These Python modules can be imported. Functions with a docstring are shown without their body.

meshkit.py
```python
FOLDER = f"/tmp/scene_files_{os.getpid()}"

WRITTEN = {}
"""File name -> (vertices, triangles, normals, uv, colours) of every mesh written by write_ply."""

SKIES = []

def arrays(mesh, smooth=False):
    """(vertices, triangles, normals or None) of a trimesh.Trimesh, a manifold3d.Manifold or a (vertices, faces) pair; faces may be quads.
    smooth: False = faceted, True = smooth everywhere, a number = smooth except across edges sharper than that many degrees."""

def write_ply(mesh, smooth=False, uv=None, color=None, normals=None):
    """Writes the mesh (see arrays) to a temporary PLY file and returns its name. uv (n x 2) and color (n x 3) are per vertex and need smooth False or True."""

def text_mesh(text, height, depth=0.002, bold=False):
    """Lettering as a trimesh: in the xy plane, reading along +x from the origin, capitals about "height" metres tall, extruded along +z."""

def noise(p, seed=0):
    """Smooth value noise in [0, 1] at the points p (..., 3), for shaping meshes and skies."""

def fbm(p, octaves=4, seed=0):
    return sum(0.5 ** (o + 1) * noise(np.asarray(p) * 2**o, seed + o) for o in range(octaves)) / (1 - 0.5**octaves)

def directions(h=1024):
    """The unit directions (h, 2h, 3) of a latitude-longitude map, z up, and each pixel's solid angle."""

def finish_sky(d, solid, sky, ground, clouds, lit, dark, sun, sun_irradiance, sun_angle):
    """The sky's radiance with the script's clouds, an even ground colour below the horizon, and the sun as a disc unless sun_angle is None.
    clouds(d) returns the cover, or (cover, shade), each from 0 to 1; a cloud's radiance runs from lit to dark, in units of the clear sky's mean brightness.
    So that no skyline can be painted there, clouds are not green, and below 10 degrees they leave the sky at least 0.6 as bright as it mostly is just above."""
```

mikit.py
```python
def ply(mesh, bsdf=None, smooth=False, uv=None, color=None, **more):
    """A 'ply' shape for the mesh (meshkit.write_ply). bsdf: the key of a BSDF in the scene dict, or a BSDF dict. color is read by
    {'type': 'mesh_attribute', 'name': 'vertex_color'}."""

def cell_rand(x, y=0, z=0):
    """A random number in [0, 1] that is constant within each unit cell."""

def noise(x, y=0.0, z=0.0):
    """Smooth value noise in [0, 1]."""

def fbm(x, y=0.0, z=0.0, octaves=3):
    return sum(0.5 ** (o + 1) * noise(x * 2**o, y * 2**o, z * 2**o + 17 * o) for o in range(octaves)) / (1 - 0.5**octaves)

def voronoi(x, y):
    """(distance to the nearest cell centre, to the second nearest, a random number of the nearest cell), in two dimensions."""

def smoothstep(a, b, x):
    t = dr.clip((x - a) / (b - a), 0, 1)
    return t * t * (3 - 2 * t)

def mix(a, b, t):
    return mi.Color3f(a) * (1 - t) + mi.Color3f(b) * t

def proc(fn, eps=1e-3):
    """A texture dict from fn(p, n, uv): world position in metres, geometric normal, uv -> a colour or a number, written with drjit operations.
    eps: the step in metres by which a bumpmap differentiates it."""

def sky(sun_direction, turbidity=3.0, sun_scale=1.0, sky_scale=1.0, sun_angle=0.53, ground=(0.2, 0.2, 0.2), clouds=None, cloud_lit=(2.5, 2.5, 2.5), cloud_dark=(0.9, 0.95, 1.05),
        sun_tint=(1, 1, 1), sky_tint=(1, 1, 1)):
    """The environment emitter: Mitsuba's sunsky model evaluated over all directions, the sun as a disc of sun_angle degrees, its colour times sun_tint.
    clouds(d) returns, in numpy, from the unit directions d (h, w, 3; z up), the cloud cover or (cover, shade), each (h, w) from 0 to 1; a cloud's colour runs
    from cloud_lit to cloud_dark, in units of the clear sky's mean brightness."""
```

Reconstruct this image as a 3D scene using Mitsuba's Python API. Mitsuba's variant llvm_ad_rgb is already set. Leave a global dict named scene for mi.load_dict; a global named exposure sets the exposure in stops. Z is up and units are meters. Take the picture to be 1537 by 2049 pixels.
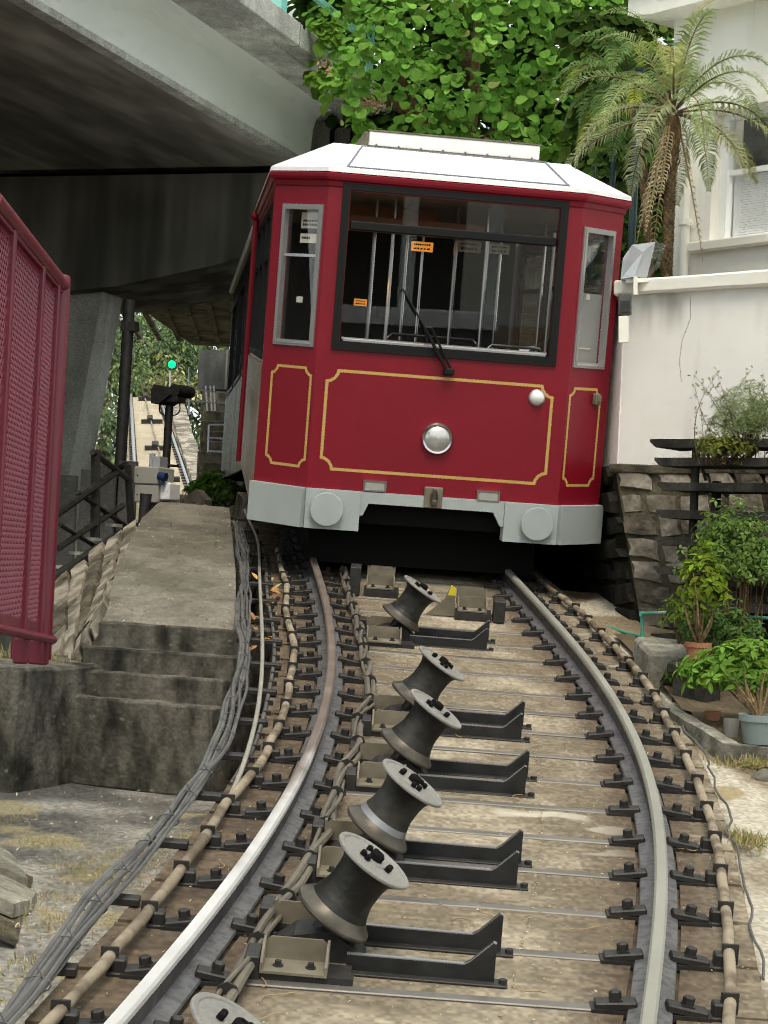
import math
import numpy as np
import trimesh
import drjit as dr
import mitsuba as mi
import mikit
import meshkit
from mikit import noise, fbm, smoothstep, mix
from shapely.geometry import Polygon, box as sbox
from scipy.interpolate import CubicSpline

T = mi.ScalarTransform4f
scene, labels = {}, {}

# ---------------------------------------------------------------- camera, sky, exposure
F, CU, CV = 4000.0, 768.5, 1024.5            # focal length and centre of the photograph, in its pixels
ROLL, PITCH = 0.048, 0.0245                  # the photographer's phone is tilted a little
CAM = np.array([0.0, 0.0, 2.2])
up_c = np.array([math.sin(ROLL) * math.cos(PITCH), math.sin(PITCH), math.cos(ROLL) * math.cos(PITCH)])
fw_c = np.array([0, 1.0, 0]) - up_c[1] * up_c
fw_c /= np.linalg.norm(fw_c)
M = np.array([np.cross(fw_c, up_c), fw_c, up_c])   # camera frame -> world
fwd, cup = M @ [0, 1, 0], M @ [0, 0, 1]
scene["camera"] = {
    "type": "perspective", "fov": math.degrees(2 * math.atan(CU / F)), "fov_axis": "x", "near_clip": 0.1, "far_clip": 1000.0,
    "to_world": T().look_at(origin=CAM.tolist(), target=(CAM + fwd).tolist(), up=cup.tolist())}
SUN = np.array([0.05, -0.8, 1.15])
scene["sky"] = mikit.sky(SUN.tolist(), turbidity=3, sun_scale=0.3, sky_scale=1.0, sun_angle=24, clouds=lambda d: 1.0,
                         sun_tint=(.93, .98, 1.03), cloud_lit=(2.42, 2.55, 2.52), ground=(0.2, 0.2, 0.18))
exposure = 2.4

# ---------------------------------------------------------------- frames and helpers
def ray(u, v):
    return np.array([(u - CU) / F, 1.0, -(v - CV) / F])


def P(u, v, Y):
    """World point seen at photo pixel (u, v), Y metres in front of the lens."""
    return CAM + M @ (ray(u, v) * Y)


class Fr:
    def __init__(s, o, X, Y, Z):
        s.o, s.X, s.Y, s.Z = (np.asarray(a, float) for a in (o, X, Y, Z))
        s.R = np.array([s.X, s.Y, s.Z])

    def pt(s, *p):
        p = np.asarray(p[0] if len(p) == 1 else p, float)
        return s.o + p @ s.R

    def sub(s, o, X=(1, 0, 0), Y=(0, 1, 0), Z=(0, 0, 1)):
        n = lambda a: np.asarray(a, float) / np.linalg.norm(a)  # noqa: E731
        return Fr(s.pt(*o), n(X) @ s.R, n(Y) @ s.R, n(Z) @ s.R)

    def loc(s, w):
        return (np.asarray(w) - s.o) @ s.R.T


FW = Fr([0, 0, 0], [1, 0, 0], [0, 1, 0], [0, 0, 1])
# the track plane (through the rail heads): a = across, b = along uphill, h = above
TILT, HC = 0.075, 2.224
cs = (458.5 + 81.5 * TILT) / F
n_c = np.array([TILT, -cs, 1.0]); n_c /= np.linalg.norm(n_c)
e1_c = np.array([1, 0, -TILT]); e1_c /= np.linalg.norm(e1_c)
e2_c = np.cross(n_c, e1_c)
FT = Fr(CAM + M @ [0, 0, -HC], M @ e1_c, M @ e2_c, M @ n_c)


def TRK(u, v, h=0.0):
    """(a, b) on the track, at height h, of the point seen at a photo pixel."""
    d = FT.R @ (M @ ray(u, v)); q = FT.R @ (FT.o - CAM)
    p = d * ((h + q[2]) / d[2]) - q
    return p[:2]


_CH = [(s, k) for s in np.ndindex(2, 2, 2) for k in range(3)]
_cv = np.array([[(1 if j == k else .8) * (2 * s[j] - 1) for j in range(3)] for s, k in _CH])
_ch = trimesh.convex.convex_hull(_cv)
_ci = [int(np.argmin(((_cv - v) ** 2).sum(1))) for v in _ch.vertices]
_chf = np.array([[_ci[i] for i in f] for f in _ch.faces])
_bxv = np.array(list(np.ndindex(2, 2, 2)), float)
_bxf = np.array([[0, 1, 3], [0, 3, 2], [4, 6, 7], [4, 7, 5], [0, 4, 5], [0, 5, 1], [2, 3, 7], [2, 7, 6], [0, 2, 6], [0, 6, 4], [1, 5, 7], [1, 7, 3]])


class MB:
    def __init__(s):
        s.v, s.f, s.n, s.c = [], [], 0, []

    def add(s, v, f, col=None):
        v = np.asarray(v, float); f = np.asarray(f, int)
        if f.shape[1] == 4:
            f = np.vstack([f[:, [0, 1, 2]], f[:, [0, 2, 3]]])
        s.v.append(v); s.f.append(f + s.n); s.n += len(v)
        if col is not None:
            col = np.asarray(col, float)
            s.c.append(np.broadcast_to(col, (len(v), 3)))
        return s

    def box(s, fr, x0, x1, y0, y1, z0, z1, ch=0.0):
        lo, hi = np.array([x0, y0, z0]), np.array([x1, y1, z1])
        if ch:
            c = (lo + hi) / 2; h = (hi - lo) / 2
            ch = min(ch, h.min() * .6)
            v = np.array([[c[j] + (2 * sg[j] - 1) * (h[j] - (0 if j == k else ch)) for j in range(3)] for sg, k in _CH])
            return s.add(fr.pt(v), _chf)
        return s.add(fr.pt(lo + _bxv * (hi - lo)), _bxf)

    def hexa(s, p):
        """Box from 8 corners: order ndindex(2,2,2)."""
        return s.add(p, _bxf)

    def tube(s, pts, r, n=8, caps=True):
        pts = np.asarray(pts, float)
        t = np.gradient(pts, axis=0); t /= np.linalg.norm(t, axis=1, keepdims=True) + 1e-12
        a = np.cross(t[0], [0, 0, 1.0] if abs(t[0][2]) < .9 else [1.0, 0, 0]); a /= np.linalg.norm(a)
        r = np.broadcast_to(r, (len(pts),)); ang = np.arange(n) * 2 * math.pi / n
        rings = []
        for k in range(len(pts)):
            a = a - t[k] * (a @ t[k]); a /= np.linalg.norm(a); b = np.cross(t[k], a)
            rings.append(pts[k] + r[k] * (np.cos(ang)[:, None] * a + np.sin(ang)[:, None] * b))
        v = np.vstack(rings + [pts[:1], pts[-1:]])
        i, j = np.meshgrid(np.arange(len(pts) - 1), np.arange(n), indexing="ij")
        q = np.stack([i * n + j, i * n + (j + 1) % n, (i + 1) * n + (j + 1) % n, (i + 1) * n + j], -1).reshape(-1, 4)
        f = np.vstack([q[:, [0, 1, 2]], q[:, [0, 2, 3]]])
        if caps:
            m = len(pts) * n; k = np.arange(n); l0 = (len(pts) - 1) * n
            f = np.vstack([f, np.stack([k * 0 + m, (k + 1) % n, k], 1), np.stack([k * 0 + m + 1, l0 + k, l0 + (k + 1) % n], 1)])
        return s.add(v, f)

    def prism(s, poly, fr, d0, d1):
        """shapely polygon in the frame's (x, z) extruded along its y from d0 to d1."""
        m = trimesh.creation.extrude_polygon(poly, abs(d1 - d0), engine="earcut")
        v = m.vertices
        w = np.stack([v[:, 0], min(d0, d1) + v[:, 2], v[:, 1]], 1)
        return s.add(fr.pt(w), m.faces[:, ::-1])

    def lathe(s, prof, fr, n=32):
        """(radius, height) profile turned about the frame's z."""
        prof = np.asarray(prof, float); ang = np.arange(n) * 2 * math.pi / n
        v = np.concatenate([np.stack([r * np.cos(ang), r * np.sin(ang), ang * 0 + z], 1) for r, z in prof])
        i, j = np.meshgrid(np.arange(len(prof) - 1), np.arange(n), indexing="ij")
        q = np.stack([i * n + j, i * n + (j + 1) % n, (i + 1) * n + (j + 1) % n, (i + 1) * n + j], -1).reshape(-1, 4)
        return s.add(fr.pt(v), q)

    def sweep(s, prof, frames):
        """closed (x, z) profile swept through frames (each: origin, x axis, z axis)."""
        prof = np.asarray(prof, float); n = len(prof)
        v = np.concatenate([o + prof[:, :1] * X + prof[:, 1:] * Z for o, X, Z in frames])
        i, j = np.meshgrid(np.arange(len(frames) - 1), np.arange(n), indexing="ij")
        q = np.stack([i * n + j, (i + 1) * n + j, (i + 1) * n + (j + 1) % n, i * n + (j + 1) % n], -1).reshape(-1, 4)
        return s.add(v, q)

    def grid(s, pts):
        """surface through an (m, n, 3) array of points."""
        m, n = pts.shape[:2]
        i, j = np.meshgrid(np.arange(m - 1), np.arange(n - 1), indexing="ij")
        q = np.stack([i * n + j, (i + 1) * n + j, (i + 1) * n + j + 1, i * n + j + 1], -1).reshape(-1, 4)
        return s.add(pts.reshape(-1, 3), q)

    def quad(s, a, b, c, d):
        return s.add([a, b, c, d], [[0, 1, 2], [0, 2, 3]])

    def mesh(s):
        return trimesh.Trimesh(np.vstack(s.v), np.vstack(s.f), process=False)


_used = {}


def number(base):
    k = _used.get(base, 0); _used[base] = k + 1
    return base if k == 0 else f"{base}_{k:03d}"


def L(key, label=None, cat=None, group=None, kind=None):
    d = {}
    for k, v in (("label", label), ("category", cat), ("group", group), ("kind", kind)):
        if v:
            d[k] = v
    labels[key] = d
    return key


def thing(base, label, cat, group=None, kind=None):
    return L(number(base), label, cat, group, kind)


def add(key, mb, mat, smooth=False, **kw):
    c = np.vstack(mb.c) if isinstance(mb, MB) and mb.c else None
    scene[key] = mikit.ply(mb.mesh() if isinstance(mb, MB) else mb, mat, smooth=False if c is not None else smooth, color=c, **kw)
    return key


def part(parent, name, mb, mat, smooth=False, label=None, kind=None, **kw):
    key = number(parent + "__" + name)
    if label or kind:
        L(key, label, None, None, kind)
    return add(key, mb, mat, smooth, **kw)


def one(base, label, cat, mb, mat, smooth=False, group=None, kind=None, **kw):
    k = thing(base, label, cat, group, kind)
    return add(k, mb, mat, smooth, **kw)


def bez(pts, n=40):
    """smooth curve through points."""
    pts = np.asarray(pts, float)
    s = np.concatenate([[0], np.cumsum(np.linalg.norm(np.diff(pts, axis=0), axis=1))])
    return CubicSpline(s, pts)(np.linspace(0, s[-1], n))


rng = np.random.default_rng(11)

# ---------------------------------------------------------------- materials
def pbr(name, color, rough=.6, metal=0., spec=.5, bump=None, scale=.01, coat=0., eps=2e-3, vertex=False):
    b = {"type": "principled", "roughness": rough if not callable(rough) else mikit.proc(rough), "metallic": metal, "specular": spec}
    if vertex:
        b["base_color"] = {"type": "mesh_attribute", "name": "vertex_color"}
    else:
        b["base_color"] = mikit.proc(color) if callable(color) else {"type": "rgb", "value": list(color)}
    if coat:
        b["clearcoat"], b["clearcoat_gloss"] = coat, .9
    if bump:
        b = {"type": "bumpmap", "tex": mikit.proc(bump, eps), "scale": scale, "bsdf": b}
    scene[name] = {"type": "twosided", "bsdf": b}
    return name


def C(*c):
    return mi.Color3f(*c)


Ow, E1w, E2w = (mi.ScalarPoint3f(*FT.o), mi.ScalarVector3f(*FT.X), mi.ScalarVector3f(*FT.Y))


def trackab(p):
    d = p - Ow
    return dr.dot(d, mi.Vector3f(E1w)), dr.dot(d, mi.Vector3f(E2w))


# rails on the track plane
LB = np.array([4.6, 5.9, 6.42, 7.27, 8.15, 8.98, 9.56, 10.22, 10.72, 11.76, 12.72, 13.86, 15.03, 17.0, 19.0, 21.5])
LA = np.array([-1.07, -.849, -.746, -.629, -.534, -.466, -.426, -.398, -.388, -.402, -.453, -.532, -.622, -.80, -1.0, -1.27])
RB = np.array([4.6, 6.2, 6.48, 6.92, 7.43, 7.89, 8.4, 9.05, 9.61, 10.24, 10.73, 11.26, 11.81, 12.54, 13.26, 14.12, 15.06, 17.0, 19.0, 21.5])
RA = np.array([.53, .762, .813, .884, .962, 1.021, 1.082, 1.133, 1.167, 1.19, 1.2, 1.195, 1.176, 1.133, 1.07, 1.0, .93, .77, .57, .3])
pl, pr = np.polyfit(LB, LA, 6), np.polyfit(RB, RA, 6)
aL, aR = lambda b: np.polyval(pl, b), lambda b: np.polyval(pr, b)
aC = lambda b: (aL(b) + aR(b)) / 2  # noqa: E731


def hpoly(c, x):
    r = mi.Float(float(c[0]))
    for k in c[1:]:
        r = r * x + float(k)
    return r


def bed_color(p, n, uv):
    a, b = trackab(p)
    bb = dr.clip(b, 4.6, 21)
    dl, dr_ = a - hpoly(pl, bb), a - hpoly(pr, bb)
    dust = dr.maximum(dr.exp(-dl * dl / dr.select(dl < 0, .45, .12)), dr.exp(-dr_ * dr_ / .075))
    g = fbm(a * 3, b * 3, 1.0, 4)
    fine = noise(a * 60, b * 45, 2.0)
    streak = noise(a * 6, b * 32, 5.0)
    base = mix(C(.205, .17, .12), C(.365, .315, .235), smoothstep(.35, .75, g))
    base = base * (.58 + .6 * fine * (.45 + streak))
    pale = smoothstep(.77, .84, fbm(a * 2.1 + 7, b * 4.5 + 3, 4.0, 3))
    base = mix(base, C(.6, .56, .47), pale * .6)
    oil = mix(C(.05, .036, .026), C(.12, .085, .056), noise(a * 9, b * 25, 8.0)) * (.7 + .5 * fine)
    k = dr.clip(dust * (.5 + .95 * g), 0, .92)
    return mix(base, oil, k)


def bed_bump(p, n, uv):
    return noise(p.x * 70, p.y * 70, p.z * 70) * .5 + fbm(p.x * 18, p.y * 18, p.z * 18, 2)


pbr("m_bed", bed_color, .85, spec=.25, bump=bed_bump, scale=.005)


def old_concrete(light, dark, f=2.0, mossy=(.07, .085, .035), moss=.35, vert=3.0):
    def fn(p, n, uv):
        g = fbm(p.x * f, p.y * f, p.z * f * .6, 4)
        s = fbm(p.x * f * 4, p.y * f * 4, p.z * f * 4 / vert, 3)
        fine = noise(p.x * 55, p.y * 55, p.z * 55)
        c = mix(C(*dark), C(*light), smoothstep(.3, .72, g * .5 + s * .5))
        c = mix(c, C(*mossy), smoothstep(.55, .8, fbm(p.x * 1.3 + 9, p.y * 1.3, p.z * 1.6, 3)) * moss)
        spots = smoothstep(.72, .86, fbm(p.x * 19, p.y * 19, p.z * 19, 3))
        grit = noise(p.x * 150, p.y * 150, p.z * 150)
        return mix(c * (.5 + .55 * fine + .45 * grit), C(*light) * 1.6, spots * .5)
    return fn


def rough_bump(p, n, uv):
    return fbm(p.x * 22, p.y * 22, p.z * 22, 3)


pbr("m_step", old_concrete((.165, .156, .13), (.016, .0155, .014), 2.8, moss=.12), .9, spec=.2, bump=rough_bump, scale=.012)
pbr("m_ramp", old_concrete((.205, .19, .158), (.10, .09, .074), 1.6, moss=.2), .9, spec=.2, bump=rough_bump, scale=.008)
pbr("m_lightwall", old_concrete((.33, .32, .27), (.14, .135, .11), 2.5, moss=.2, vert=6), .9, spec=.2, bump=rough_bump, scale=.008)


def terrace_color(p, n, uv):
    g = fbm(p.x * 1.6, p.y * 1.1, 3.0, 4)
    fine = noise(p.x * 50, p.y * 40, 2.0)
    c = mix(C(.085, .083, .075), C(.26, .25, .225), smoothstep(.3, .7, g)) * (.55 + .8 * fine)
    dry = smoothstep(.54, .68, fbm(p.x * 2.3 + 5, p.y * 1.8 + 2, 7.0, 4))
    return mix(c, C(.26, .225, .13) * (.6 + .8 * noise(p.x * 80, p.y * 60, 9.0)), dry * .75)


pbr("m_terrace", terrace_color, .9, spec=.2, bump=rough_bump, scale=.008)


def ground_right(p, n, uv):
    g = fbm(p.x * 1.8, p.y * 1.4, 3.0, 4)
    fine = noise(p.x * 60, p.y * 50, 2.0)
    c = mix(C(.2, .16, .105), C(.42, .385, .315), smoothstep(.38, .62, g)) * (.65 + .6 * fine)
    return mix(c, C(.23, .17, .07), smoothstep(.58, .7, fbm(p.x * 4 + 3, p.y * 3, 5.0, 3)) * .7)


pbr("m_pad", ground_right, .9, spec=.2, bump=rough_bump, scale=.01)
pbr("m_soil", old_concrete((.12, .095, .06), (.05, .042, .028), 1.0, (.06, .08, .03), .6, 1), .95, spec=.1)


def soffit(p, n, uv):
    # board-marked, rain-stained concrete
    q = p.x * .954 - p.y * .301
    along = p.x * .301 + p.y * .954
    g = fbm(q * 1.2, along * .35, p.z * .7, 4)
    s = fbm(q * 5, along * 1.1, p.z * .8, 3)
    board = noise(dr.floor(q * 2.2), 3.0, 1.0)
    c = mix(C(.15, .142, .125), C(.42, .405, .365), smoothstep(.25, .75, g * .6 + s * .4))
    return c * (.8 + .4 * board)


pbr("m_soffit", soffit, .9, spec=.15)


def pier(p, n, uv):
    s = fbm(p.x * 3.2, p.y * 3.2, p.z * .22, 3)
    g = fbm(p.x * .8, p.y * .8, p.z * .8, 3)
    return mix(C(.095, .093, .082), C(.29, .282, .252), smoothstep(.3, .72, s * .65 + g * .35))


pbr("m_pier", pier, .9, spec=.15)
pbr("m_column", old_concrete((.6, .61, .55), (.36, .36, .31), 1.4, (.14, .16, .1), .4, 5), .9, spec=.2)


def web(p, n, uv):
    s = fbm(p.x * 1.6, p.y * 1.6, p.z * .4, 3)
    spots = smoothstep(.83, .87, noise(p.x * 4, p.y * 4, p.z * 9))
    return mix(mix(C(.68, .725, .685), C(.76, .795, .76), s), C(.3, .33, .3), spots * .08)


pbr("m_web", web, .7, spec=.3)
pbr("m_parapet", old_concrete((.56, .57, .54), (.32, .32, .3), 1.5, (.2, .2, .17), .25, 8), .85, spec=.2)
pbr("m_turquoise", (.25, .6, .55), .5)


ZCOP = float(P(1330, 588, 15.4)[2])


def stucco(p, n, uv):
    g = fbm(p.x * 1.5, p.y * 1.5, p.z * 1.5, 3)
    st = smoothstep(.55, .75, fbm(p.x * 5, p.y * 5, p.z * .6 + 3, 3))
    warm = smoothstep(.6, .78, fbm(p.x * .9 + 4, p.y * .9, p.z * .9, 3))
    c = mix(C(.86, .855, .815), C(.79, .765, .69), st * .5)
    run = fbm(p.x * 7, p.y * 7, p.z * .35, 3)
    mould = smoothstep(.38, .02, ZCOP - p.z - .5 * (run - .45)) * smoothstep(.42, .6, fbm(p.x * 3 + 2, p.y * 3, p.z * 1.2, 3)) * smoothstep(.12, .0, p.z - ZCOP)
    c = mix(c, C(.30, .28, .23), mould * .75 + smoothstep(.62, .74, run) * .14)
    return mix(c, C(.66, .55, .38), warm * .5) * (.92 + .1 * g)


pbr("m_stucco", stucco, .85, spec=.2, bump=lambda p, n, uv: fbm(p.x * 35, p.y * 35, p.z * 35, 2), scale=.0025)
pbr("m_cream", (.84, .83, .76), .6, bump=lambda p, n, uv: fbm(p.x * 12, p.y * 12, p.z * 12, 2), scale=.003)


def stonefn(p, n, uv):
    g = fbm(p.x * 4, p.y * 4, p.z * 4, 4)
    fine = noise(p.x * 40, p.y * 40, p.z * 40)
    lich = smoothstep(.6, .72, fbm(p.x * 3 + 5, p.y * 3, p.z * 3, 3))
    c = mix(C(.13, .115, .09), C(.34, .31, .26), smoothstep(.3, .7, g)) * (.75 + .5 * fine)
    return mix(c, C(.05, .05, .035), lich * .6)


pbr("m_stone", stonefn, .9, spec=.2, bump=rough_bump, scale=.02)
pbr("m_darkstone", old_concrete((.16, .14, .11), (.05, .046, .036), 4.0, (.08, .085, .04), .4, 1), .9, spec=.2, bump=rough_bump, scale=.02)
pbr("m_mortar", old_concrete((.12, .105, .075), (.035, .033, .025), 3.0, (.08, .09, .03), .5), .95, spec=.1, bump=rough_bump, scale=.02)
pbr("m_shadewall", old_concrete((.03, .028, .022), (.01, .01, .008), 2.5, (.03, .035, .02), .3), .9, spec=.15, bump=rough_bump, scale=.02)  # black colour holds the shade of the gap beside the tram
pbr("m_blackledge", old_concrete((.05, .047, .04), (.012, .012, .011), 3.5, (.04, .045, .025), .3), .8, spec=.3, bump=rough_bump, scale=.008)


def redpaint(p, n, uv):
    g = fbm(p.x * 2.5, p.y * 2.5, p.z * 2.5, 3)
    return mix(C(.225, .0055, .018), C(.18, .0055, .015), g) * (.96 + .08 * noise(p.x * 160, p.y * 160, p.z * 160))


pbr("m_red", redpaint, .36, spec=.35, coat=.2)
pbr("m_redside", (.16, .012, .018), .22, spec=.6, coat=.6)
pbr("m_sidesheen", lambda p, n, uv: mix(C(.20, .13, .105), C(.42, .36, .3), fbm(p.x * 9, p.y * 9, p.z * 2.5, 3)), .3, metal=.5)  # pale reflection of the ground painted into the batten colour
pbr("m_greygloss", lambda p, n, uv: mix(C(.08, .085, .06), C(.36, .36, .29), fbm(p.x * 9, p.y * 9, p.z * 1.8, 3)), .35, metal=.4)
pbr("m_gold", (.50, .33, .10), .45)
pbr("m_silver", lambda p, n, uv: C(.38, .425, .42) * (.93 + .12 * fbm(p.x * 6, p.y * 6, p.z * 3, 3)), .45, spec=.4)
pbr("m_white", lambda p, n, uv: C(.83, .85, .86) * (.96 + .06 * fbm(p.x * 5, p.y * 5, p.z * 5, 2)), .4)
pbr("m_seam", (.16, .16, .2), .6)
pbr("m_rubber", (.007, .0085, .0085), .5, spec=.25)
pbr("m_black", (.008, .008, .008), .8, spec=.1)
pbr("m_chrome", (.62, .63, .64), .22, metal=1.)
pbr("m_alu", (.42, .42, .42), .42, metal=.8)
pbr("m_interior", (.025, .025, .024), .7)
pbr("m_ceiling", (.2, .18, .14), .6)
pbr("m_seat", (.22, .09, .035), .4)
pbr("m_greyboard", (.25, .26, .255), .6)
pbr("m_paper", (.62, .6, .52), .7)
scene["m_glass"] = {"type": "thindielectric", "int_ior": 1.5}
scene["m_lens"] = {"type": "twosided", "bsdf": {"type": "principled", "base_color": {"type": "rgb", "value": [.62, .62, .6]}, "metallic": .6, "roughness": .25}}
pbr("m_railtop", lambda p, n, uv: mix(C(.34, .34, .29), C(.22, .215, .185), fbm(p.x * 2, p.y * 2, p.z * 2, 3)), .5, metal=.2)
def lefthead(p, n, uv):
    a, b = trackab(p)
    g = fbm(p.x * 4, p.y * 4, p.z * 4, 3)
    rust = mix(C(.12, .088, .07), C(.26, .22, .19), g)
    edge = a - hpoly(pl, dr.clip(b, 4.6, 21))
    sky_sheen = smoothstep(9.6, 7.6, b + 2.2 * (g - .5) - 22 * edge)  # bright sky reflection painted into the near end of the head
    return mix(rust, mix(C(.8, .8, .8), C(.5, .49, .47), g), sky_sheen)


pbr("m_railrustsheen", lefthead, .42, metal=.3)
pbr("m_railside", lambda p, n, uv: mix(C(.035, .033, .033), C(.11, .105, .105), fbm(p.x * 14, p.y * 14, p.z * 14, 3)), .5, metal=.3)
pbr("m_railfoot", lambda p, n, uv: mix(C(.09, .09, .094), C(.17, .17, .178), fbm(p.x * 9, p.y * 9, p.z * 9, 3)) * (.72 + .34 * smoothstep(.3, .6, fbm(p.x * 40, p.y * 40, p.z * 40, 3))), .5, metal=.3)
pbr("m_steelstrip", lambda p, n, uv: mix(C(.10, .095, .088), C(.24, .225, .2), fbm(p.x * 5, p.y * 9, p.z * 5, 3)), .45, metal=.4)
pbr("m_blacksteel", lambda p, n, uv: mix(C(.012, .012, .012), C(.04, .038, .036), fbm(p.x * 20, p.y * 20, p.z * 20, 3)), .5, spec=.4, bump=rough_bump, scale=.002)
pbr("m_iron", lambda p, n, uv: mix(C(.011, .011, .010), C(.05, .048, .042), smoothstep(.35, .8, fbm(p.x * 7, p.y * 7, p.z * 7, 4))), .48, spec=.4, metal=.2, bump=lambda p, n, uv: fbm(p.x * 60, p.y * 60, p.z * 60, 2), scale=.002)
pbr("m_disc", lambda p, n, uv: mix(C(.19, .185, .17), C(.31, .303, .28), fbm(p.x * 6, p.y * 6, p.z * 6, 3)) * (.88 + .24 * noise(p.x * 120, p.y * 120, p.z * 120)), .55, spec=.3, metal=.2)
pbr("m_rim", lambda p, n, uv: mix(C(.05, .043, .034), C(.15, .135, .11), fbm(p.x * 18, p.y * 18, p.z * 18, 3)), .4, metal=.6)
pbr("m_rollerwear", lambda p, n, uv: mix(C(.03, .03, .028), C(.28, .29, .31), smoothstep(.55, .72, fbm(p.x * 4, p.y * 4, p.z * 4, 3))), .36, metal=.5)
pbr("m_brightsteel", (.5, .52, .56), .3, metal=.9)
pbr("m_cup", lambda p, n, uv: mix(C(.09, .075, .052), C(.25, .225, .17), fbm(p.x * 10, p.y * 10, p.z * 10, 3)), .6, spec=.3)
pbr("m_arm", lambda p, n, uv: mix(C(.016, .017, .018), C(.055, .058, .062), fbm(p.x * 12, p.y * 12, p.z * 12, 3)), .4, metal=.5)
pbr("m_yellow", (.6, .47, .03), .5)
pbr("m_pipe", lambda p, n, uv: mix(C(.12, .094, .066), C(.31, .26, .19), smoothstep(.3, .65, fbm(p.x * 7, p.y * 7, p.z * 7, 4))), .6, spec=.3)
pbr("m_whitepipe", lambda p, n, uv: C(.33, .32, .28) * (.75 + .35 * fbm(p.x * 9, p.y * 9, p.z * 9, 3)), .5)
pbr("m_cable", lambda p, n, uv: mix(C(.05, .05, .05), C(.155, .152, .148), fbm(p.x * 8, p.y * 8, p.z * 8, 3)), .55)
pbr("m_cablebrown", lambda p, n, uv: mix(C(.06, .055, .045), C(.17, .15, .115), fbm(p.x * 8, p.y * 8, p.z * 8, 3)), .6)
pbr("m_fencered", lambda p, n, uv: mix(C(.125, .011, .026), C(.17, .017, .036), fbm(p.x * 5, p.y * 5, p.z * 3, 3)), .35, coat=.3)
pbr("m_terracotta", lambda p, n, uv: mix(C(.27, .10, .05), C(.36, .17, .1), fbm(p.x * 9, p.y * 9, p.z * 9, 3)), .8)
pbr("m_greypot", (.22, .27, .26), .55)
pbr("m_dullpot", (.2, .2, .18), .8)
pbr("m_greenpipe", lambda p, n, uv: mix(C(.08, .33, .24), C(.33, .40, .42), smoothstep(.5, .7, fbm(p.x * 5, p.y * 5, p.z * 5, 3))), .4)
pbr("m_bark", old_concrete((.2, .14, .075), (.06, .042, .025), 5.0, (.1, .09, .05), .2), .9, spec=.1, bump=rough_bump, scale=.02)
pbr("m_teal", (.012, .032, .04), .5)
pbr("m_lampbox", (.42, .45, .48), .35, metal=.3)
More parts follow.
